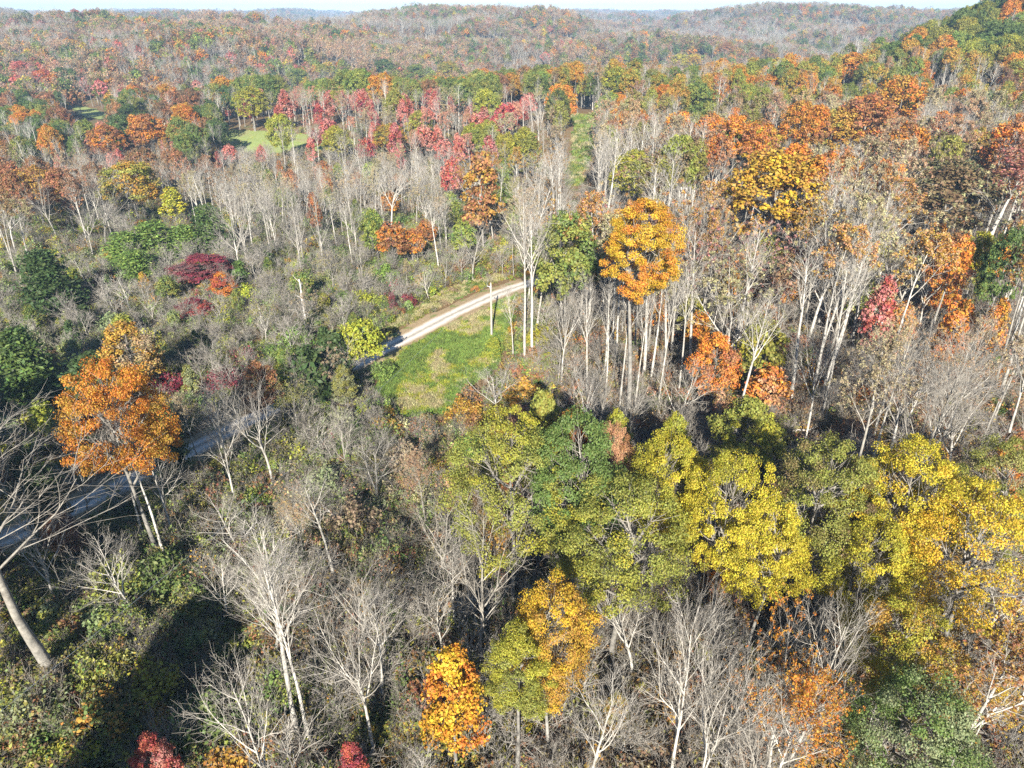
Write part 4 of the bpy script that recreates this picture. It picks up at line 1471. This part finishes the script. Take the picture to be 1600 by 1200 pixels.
a = np.array([px_ - .5, py_, gz(px_, py_) + PH - .2])
e = flat_hit(120, 1010, 6.5)
b = np.array([e[0], e[1], 6.5])
d = (b - a)
b2 = a + d * 1.45
s = np.linspace(0, 1, 48)[:, None]
Q = a * (1 - s) + b2 * s
Q[:, 2] = (a[2] * (1 - s[:, 0]) + 8.0 * s[:, 0]) - 2.2 * 4 * s[:, 0] * (1 - s[:, 0])
link('power_line', MD().add(*tubes(Q[None], np.full((1, 48), .011), 5, 0, 0, rng)).mesh('power_line', [WIRE], True),
     label='thin sagging wire running from the utility pole down to the lower left', category='wire')

hero(('cedar0', 1), (770, 528), 0, 34, 'lime', 'pine', 'small bright green cedar standing in the grass below the utility pole', 'cedar', 'the small cedar by the pole', base=(770, 560))
xw, yw = base_hit(600, 590)
o = individual(('bigbush', 1), xw, yw, 2.4, 2.0, 'bright', 'green', DARK, 'shrub', split=0)
o['label'], o['category'] = 'dark green round shrub at the left end of the grass field', 'shrub'
o['group'] = 'shrubs of the thickets and wood edges'

# dead snag and fallen log
SNAG = plain_material('bleached dead wood', (.50, .46, .41), .9, 4, .3)
xs_, ys_ = base_hit(478, 505)
g = np.random.default_rng(5)
sn = bpy.data.objects.new('dead_snag', None)
sn.location = (xs_, ys_, gz(xs_, ys_))
COL.objects.link(sn)
sn['label'], sn['category'] = 'bleached dead snag with broken top in the grey thicket left of the road', 'dead tree'
P, Rr = grow(np.zeros((1, 3)), np.array([[.02, 0, 1.]]), np.array([7.6]), np.array([.24]), np.array([.10]), 7, .06, .02, g)
link('trunk', MD().add(*tubes(P, Rr, 8, 0, 0, g)).mesh('trunk', [SNAG], True), sn)
o_, d_, ra, t, par = kids(P, Rr, 4, .45, .95, .8, .2, g)
LP, LR = grow(o_, d_, np.array([1.3, 2.0, 1.1, 1.5]), ra * .5, ra * .2, 3, .15, .02, g)
for i in range(4):
    link('broken_limb', MD().add(*tubes(LP[i:i + 1], LR[i:i + 1], 5, 0, 0, g)).mesh('broken_limb', [SNAG], True), sn)
for (u, v, L, az, lab) in ((1345, 655, 7.5, .9, 'pale fallen tree with broken branches lying in the right woods'), (640, 1130, 5, .3, 'pale fallen log lying among the bare trees at the bottom'),
                        (560, 860, 6, 2.2, 'fallen grey log in the brush below the green field'), (1180, 690, 7, .2, 'fallen log on the dark floor behind the big rounded yellow tree'),
                        (350, 880, 5, 1.2, 'fallen branchy log at the upper end of the dark gully'), (905, 1100, 5, 2.6, 'fallen log under the bottom amber tree'),
                        (700, 720, 6, .5, 'fallen log in the brush left of the large olive oak'), (480, 980, 5, 1.9, 'fallen log right of the tall bare tree beside the gully')):
    x, y = base_hit(u, v)
    lg = bpy.data.objects.new('fallen_log', None)
    lg.location = (x, y, gz(x, y) + .2)
    lg.rotation_euler = (0, 0, az)
    COL.objects.link(lg)
    lg['label'], lg['category'] = lab, 'fallen tree'
    P, Rr = grow(np.zeros((1, 3)), np.array([[1, 0, .16]]), np.array([L]), np.array([.2]), np.array([.07]), 7, .05, 0.0, g)
    link('trunk', MD().add(*tubes(P, Rr, 7, 0, 0, g)).mesh('trunk', [SNAG], True), lg)
    o_, d_, ra, t, par = kids(P, Rr, 5, .35, .98, .7, .2, g)
    d_[:, 2] = np.abs(d_[:, 2])
    LP, LR = grow(o_, d_, np.array([2.2, 1.6, 2.4, 1.4, 1.8]), ra * .6, ra * .2, 3, .2, .03, g)
    for i in range(5):
        link('limb', MD().add(*tubes(LP[i:i + 1], LR[i:i + 1], 5, 0, 0, g)).mesh('limb', [SNAG], True), lg)


# ------------------------------------------------------------------ labels that single each one out
MARKS = []
for h in HEROES:
    if h['mark']:
        u, v = project(h['x'], h['y'], gz(h['x'], h['y']) + h['H'] * .6)
        MARKS.append((float(u), float(v), h['mark']))
u, v = project(px_, py_, 4)
MARKS.append((float(u), float(v), 'the utility pole'))
rels = {}
for o, d, f in ITEMS:
    best = min(MARKS, key=lambda m: (m[0] - f['u']) ** 2 + (m[1] - f['v']) ** 2)
    du, dv = f['u'] - best[0], f['v'] - best[1]
    rel = ('right of' if du > 0 else 'left of') if abs(du) > abs(dv) else ('behind' if dv < 0 else 'in front of')
    rels.setdefault((d, rel, best[2]), []).append((math.hypot(du, dv), o))
TENS = ['first', 'second', 'third', 'fourth', 'fifth', 'sixth', 'seventh', 'eighth', 'ninth', 'tenth', 'eleventh', 'twelfth', 'thirteenth', 'fourteenth',
        'fifteenth', 'sixteenth', 'seventeenth', 'eighteenth', 'nineteenth']
ORD = ['nearest'] + TENS[1:] + ['twentieth'] + ['twenty-' + w for w in TENS[:9]] + ['thirtieth'] + ['thirty-' + w for w in TENS[:9]] + ['fortieth'] + ['forty-' + w for w in TENS[:9]]
for (d, rel, mk), L in rels.items():
    L.sort(key=lambda t: t[0])
    for i, (_, o) in enumerate(L):
        pre = '' if len(L) == 1 else (ORD[i] if i < len(ORD) else 'farther') + ' '
        o['label'] = '%s%s %s %s' % (pre, d, rel, mk)


# ------------------------------------------------------------------ masses: geometry nodes scatter of shared meshes
def scatter(name, protos, pts, kind='stuff', **props):
    """pts: dict of arrays pos, pid, rot, scl, tint, tint2, bark."""
    coll = bpy.data.collections.new(name + '_models')
    for i, T in enumerate(protos):
        ob = bpy.data.objects.new('%s_model_%03d' % (name, i), joined(T, name))
        coll.objects.link(ob)
    me = bpy.data.meshes.new(name)
    n = len(pts['pos'])
    me.vertices.add(n)
    me.vertices.foreach_set('co', np.asarray(pts['pos'], np.float32).ravel())
    at = me.attributes.new('pid', 'INT', 'POINT')
    at.data.foreach_set('value', np.asarray(pts['pid'], np.int32))
    for k in ('rot', 'scl', 'tint', 'tint2', 'bark'):
        at = me.attributes.new(k, 'FLOAT_VECTOR', 'POINT')
        at.data.foreach_set('vector', np.asarray(pts[k], np.float32).ravel())
    ob = link(name, me, kind=kind, **props)
    ng = bpy.data.node_groups.new(name, 'GeometryNodeTree')
    ng.interface.new_socket('Geometry', in_out='INPUT', socket_type='NodeSocketGeometry')
    ng.interface.new_socket('Geometry', in_out='OUTPUT', socket_type='NodeSocketGeometry')
    N = ng.nodes.new
    gi, go = N('NodeGroupInput'), N('NodeGroupOutput')
    ci = N('GeometryNodeCollectionInfo')
    ci.inputs['Collection'].default_value = coll
    ci.inputs['Separate Children'].default_value = True
    ci.inputs['Reset Children'].default_value = True
    ip = N('GeometryNodeInstanceOnPoints')
    ip.inputs['Pick Instance'].default_value = True

    def na(nm, typ):
        q = N('GeometryNodeInputNamedAttribute')
        q.data_type = typ
        q.inputs['Name'].default_value = nm
        return q.outputs['Attribute']
    er = N('FunctionNodeEulerToRotation')
    lk = ng.links.new
    lk(gi.outputs[0], ip.inputs['Points'])
    lk(ci.outputs[0], ip.inputs['Instance'])
    lk(na('pid', 'INT'), ip.inputs['Instance Index'])
    lk(na('rot', 'FLOAT_VECTOR'), er.inputs[0])
    lk(er.outputs[0], ip.inputs['Rotation'])
    lk(na('scl', 'FLOAT_VECTOR'), ip.inputs['Scale'])
    lk(ip.outputs[0], go.inputs[0])
    md_ = ob.modifiers.new('scatter', 'NODES')
    md_.node_group = ng
    return ob


class Pts:
    def __init__(s):
        s.d = {k: [] for k in ('pos', 'pid', 'rot', 'scl', 'tint', 'tint2', 'bark')}

    def add(s, pos, pid, rot, scl, tint, tint2, bark):
        for k, v in zip(s.d, (pos, pid, rot, scl, tint, tint2, bark)):
            s.d[k].append(v)


WK = list(PR.keys())
WI = {k: i for i, k in enumerate(WK)}
woods = Pts()
for f in FILL:
    if id(f) in selid:
        continue
    lod = '0' if f['dist'] < 60 else '1'
    fam = 'tall' if (f['fam'] == 'oak' and f['H'] > 20) else f['fam']
    key = (fam + lod, int(f['rnd'] * 997) % nvar(fam + lod))
    T = PR[key]
    s = f['H'] / T.H
    kx = s * (.7 + .45 * (f['rnd'] * 77 % 1)) * (1.15 if fam == 'poplar' else 1)
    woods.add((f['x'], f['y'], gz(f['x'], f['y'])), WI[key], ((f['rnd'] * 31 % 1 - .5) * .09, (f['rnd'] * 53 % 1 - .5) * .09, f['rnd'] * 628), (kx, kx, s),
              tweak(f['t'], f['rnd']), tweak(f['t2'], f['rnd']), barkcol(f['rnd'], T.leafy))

# far slopes
az = np.linspace(-.82, .82, 900)
rr = np.arange(30, 6000, 10.0)
AZ, RRg = np.meshgrid(az, rr, indexing='ij')
GX, GY = RRg * np.sin(AZ), RRg * np.cos(AZ)
GZ = ground(GX, GY)
canopy = np.where(RRg > 330, (GZ + 9 - CAM_Z) / RRg, -9)
horizon = np.maximum.accumulate(canopy, axis=1)


def far_pts(r0, r1, sp):
    n = int(.5 * 1.62 * (r1 ** 2 - r0 ** 2) / sp ** 2)
    r = np.sqrt(rng.uniform(r0 ** 2, r1 ** 2, n))
    a = rng.uniform(-.81, .81, n)
    x, y = r * np.sin(a), r * np.cos(a)
    z = ground(x, y)
    ia = np.clip(((a + .82) / 1.64 * 899).astype(int), 0, 899)
    ir = np.clip(((r - 30) / 10).astype(int) - 3, 0, len(rr) - 1)
    vis = (z + 22 - CAM_Z) / r > horizon[ia, ir] - .0035
    return x[vis], y[vis], z[vis], r[vis]


FARMIX = [('bare', 'tan', 'tan', .40), ('sparse', 'rust', 'tan', .13), ('leaf', 'rust', 'brown', .11), ('leaf', 'olive', 'green', .12), ('leaf', 'green', 'darkgreen', .07),
          ('leaf', 'orange', 'amber', .055), ('leaf', 'amber', 'yellow', .025), ('leaf', 'pink', 'red', .012), ('leaf', 'brown', 'olive', .12), ('leaf', 'mauve', 'brown', .02), ('sparse', 'tan', 'peach', .10)]
wts = np.array([m[3] for m in FARMIX])
cum = np.cumsum(wts / wts.sum())
for (r0, r1, sp, sc) in ((470, 900, 5.8, 1.0), (900, 1700, 7.2, 1.08), (1700, 3200, 11, 1.35), (3200, 5900, 19, 1.9)):
    x, y, z, r = far_pts(r0, r1, sp)
    n = len(x)
    cl = fbm(x / 70 + 2, y / 70 + 5, 2)
    pick = np.clip(rng.random(n) * .45 + (cl - .5) * 2.0 + .27, 0, .9999)
    pick = np.where(rng.random(n) < .32, rng.random(n), pick)
    mi = np.searchsorted(cum, pick)
    # the green hill on the right keeps its evergreen oak cover
    hill = gauss(x, y, 315, 405, 150, 150) > .2
    mi = np.where(hill & (rng.random(n) < .7), np.where(rng.random(n) < .6, 4, 3), mi)
    left = (x < -150) & (r < 1000) & (rng.random(n) < .18)
    mi = np.where(left, rng.choice([2, 5, 4, 3, 7], n), mi)
    for i in range(n):
        if in_poly(np.array([x[i]]), np.array([y[i]]), MEADOW2_W)[0]:
            continue
        m = FARMIX[mi[i]]
        nv = 2 if m[0] == 'sparse' else 3
        key = (m[0] + '2', int(rng.integers(nv)))
        rd_ = rng.random()
        h = (.68 + .36 * rd_) * (.85 if m[0] != 'bare' else 1.0)
        k = h * (.85 + .35 * rng.random()) * sc
        woods.add((x[i], y[i], z[i] - .2), WI[key], (0, 0, rd_ * 628), (k, k, h * (1 + (sc - 1) * .35)), tweak(m[1], rd_), tweak(m[2], rd_), tuple(c * .85 for c in barkcol(rd_, m[0] == 'leaf')))
scatter('woods', [PR[k] for k in WK], woods.d)
print('woods', len(woods.d['pos']), 'filler', len(FILL), 'individuals', len(ITEMS), 'heroes', len(HEROES))

# undergrowth
BK = list(BU.keys())
BI = {k: i for i, k in enumerate(BK)}
UG = [  # zone of the picture, mix of (kind, weight), colours
    (-80, 330, 720, 480, [('mixbush', .36), ('twigbush', .2), ('leafbush', .34), ('sapling', .10)], ['olive', 'greygreen', 'green', 'lime', 'brown', 'green', 'bright', 'olive', 'bright', 'amber']),
    (-80, 480, 600, 720, [('mixbush', .38), ('twigbush', .22), ('leafbush', .30), ('sapling', .10)], ['greygreen', 'olive', 'green', 'green', 'lime', 'bright', 'greygreen', 'olive', 'brown']),
    (-80, 720, 430, 1260, [('mat', .5), ('mixbush', .22), ('leafbush', .2), ('twigbush', .08)], ['olive', 'yellowgreen', 'green', 'olive', 'brown', 'olive', 'green', 'greygreen', 'rust']),
    (430, 600, 720, 900, [('mixbush', .36), ('twigbush', .08), ('mat', .3), ('tallgrass', .26)], ['olive', 'green', 'tan', 'rust', 'bright', 'straw', 'greygreen', 'peach', 'olive']),
    (540, 370, 870, 640, [('mixbush', .3), ('leafbush', .5), ('twigbush', .1), ('sapling', .1)], ['olive', 'lime', 'bright', 'amber', 'rust', 'green', 'bright', 'olive']),
    (430, 860, 820, 1260, [('mixbush', .36), ('twigbush', .16), ('mat', .4), ('sapling', .08)], ['brown', 'rust', 'olive', 'olive', 'amber', 'green', 'darkgreen']),
    (820, 640, 1700, 1260, [('twigbush', .2), ('mixbush', .36), ('mat', .34), ('sapling', .10)], ['brown', 'tan', 'rust', 'amber', 'olive', 'brown']),
    (820, 240, 1700, 640, [('twigbush', .2), ('mixbush', .42), ('leafbush', .22), ('sapling', .16)], ['brown', 'tan', 'rust', 'olive', 'amber', 'peach', 'green', 'orange']),
    (-80, 160, 820, 330, [('twigbush', .2), ('mixbush', .4), ('leafbush', .3), ('sapling', .1)], ['brown', 'tan', 'rust', 'olive', 'green', 'olive', 'amber']),
]
ug = Pts()
for (r0, r1, n) in ((20, 75, 7600), (75, 160, 11000), (160, 330, 10000)):
    r = np.sqrt(rng.uniform(r0 ** 2, r1 ** 2, n))
    a = rng.uniform(-.9, .9, n)
    x, y = r * np.sin(a), r * np.cos(a)
    z = ground(x, y)
    u, v = project(x, y, z + 1)
    rdv = road_dist(x, y)
    bad = rdv < 3.4
    for poly in (GRASS_W, UPPER_W, MEADOW_W, TRAIL_W):
        bad |= in_poly(x, y, poly)
    patchy = fbm(x / 9 + 4, y / 9 + 8, 2)
    for i in range(n):
        if bad[i]:
            continue
        zz = next((q for q in UG if q[0] <= u[i] < q[2] and q[1] <= v[i] < q[3]), None)
        if zz is None:
            continue
        q = rng.random()
        acc = 0
        for kd, w in zz[4]:
            acc += w
            if q <= acc:
                break
        rd_ = rng.random()
        cs = zz[5]
        ti = int((patchy[i] * 2.2 + rng.random() * .55) * len(cs)) % len(cs)
        tn, tn2 = cs[ti], cs[int(rng.integers(len(cs)))]
        s = (.5 + .75 * rng.random()) * (1 if r0 < 160 else 1.35)
        if rdv[i] < 5.5:
            s *= .6
        if kd == 'sapling' and any(in_poly(np.array([u[i]]), np.array([v[i] - 30]), p)[0] for p in PROTECT):
            continue
        if any(in_poly(np.array([u[i], u[i]]), np.array([v[i], v[i] - 18]), p).any() for p in PROTECT) and rng.random() < .9:
            continue
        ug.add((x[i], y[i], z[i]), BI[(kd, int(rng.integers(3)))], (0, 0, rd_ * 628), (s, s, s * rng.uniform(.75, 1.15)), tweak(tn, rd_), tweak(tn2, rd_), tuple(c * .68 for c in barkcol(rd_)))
scatter('undergrowth', [BU[k] for k in BK], ug.d)

gr = Pts()


def grass_fill(poly, n, cols, smin, smax, kinds=('grass',)):
    p = np.array(poly)
    lo, hi = p.min(0), p.max(0)
    x, y = rng.uniform(lo[0], hi[0], n), rng.uniform(lo[1], hi[1], n)
    ok = in_poly(x + (fbm(x / 4, y / 4, 2) - .5) * 3, y, poly) & (road_dist(x, y) > 1.9)
    x, y = x[ok], y[ok]
    z = ground(x, y)
    nz = fbm(x / 3.5, y / 3.5, 3)
    for i in range(len(x)):
        c = cols[min(len(cols) - 1, max(0, int((nz[i] - .25) * 2 * len(cols) + rng.normal(0, .6))))]
        rd_ = rng.random()
        s = rng.uniform(smin, smax)
        gr.add((x[i], y[i], z[i]), BI[(kinds[int(rng.integers(len(kinds)))], int(rng.integers(3)))], (0, 0, rd_ * 628), (s * 1.3, s * 1.3, s * (.6 + nz[i])), tweak(c, rd_), tweak(c, rd_), GREY)


grass_fill(GRASS_W, 9000, ['bright', 'bright', 'bright', 'green', 'bright', 'lime', 'straw', 'straw'], .6, 1.25)
grass_fill(UPPER_W, 4500, ['olive', 'green', 'straw', 'straw', 'olive', 'tan'], .6, 1.3)
grass_fill(MEADOW_W, 5200, ['bright', 'straw', 'bright', 'lime', 'straw'], .6, 1.1)
grass_fill(TRAIL_W, 2500, ['bright', 'olive', 'green', 'straw'], 1.2, 2.4)
pr = []
scatter('grass', [BU[k] for k in BK], gr.d)

# ------------------------------------------------------------------ the air
top = float(max(HZ.max(), CAM_Z)) + 40
lowest = float(HZ.min()) - 1.0
V, F, L = boxv((0, 2850, (top + lowest) / 2), (5250, 3200, (top - lowest) / 2))
hz = NT('air')
pv = hz.n('ShaderNodeVolumePrincipled', ins={'Color': (.50, .73, 1.0, 1), 'Density': HAZE_DENSITY, 'Anisotropy': 0.0})
hz.t.links.new(pv.outputs[0], hz.out.inputs['Volume'])
link('haze', MD().add(V, F, L).mesh('haze', [hz.m]), kind='stuff')
print('terrain', HZ.min(), HZ.max(), 'undergrowth', len(ug.d['pos']), 'grass', len(gr.d['pos']))
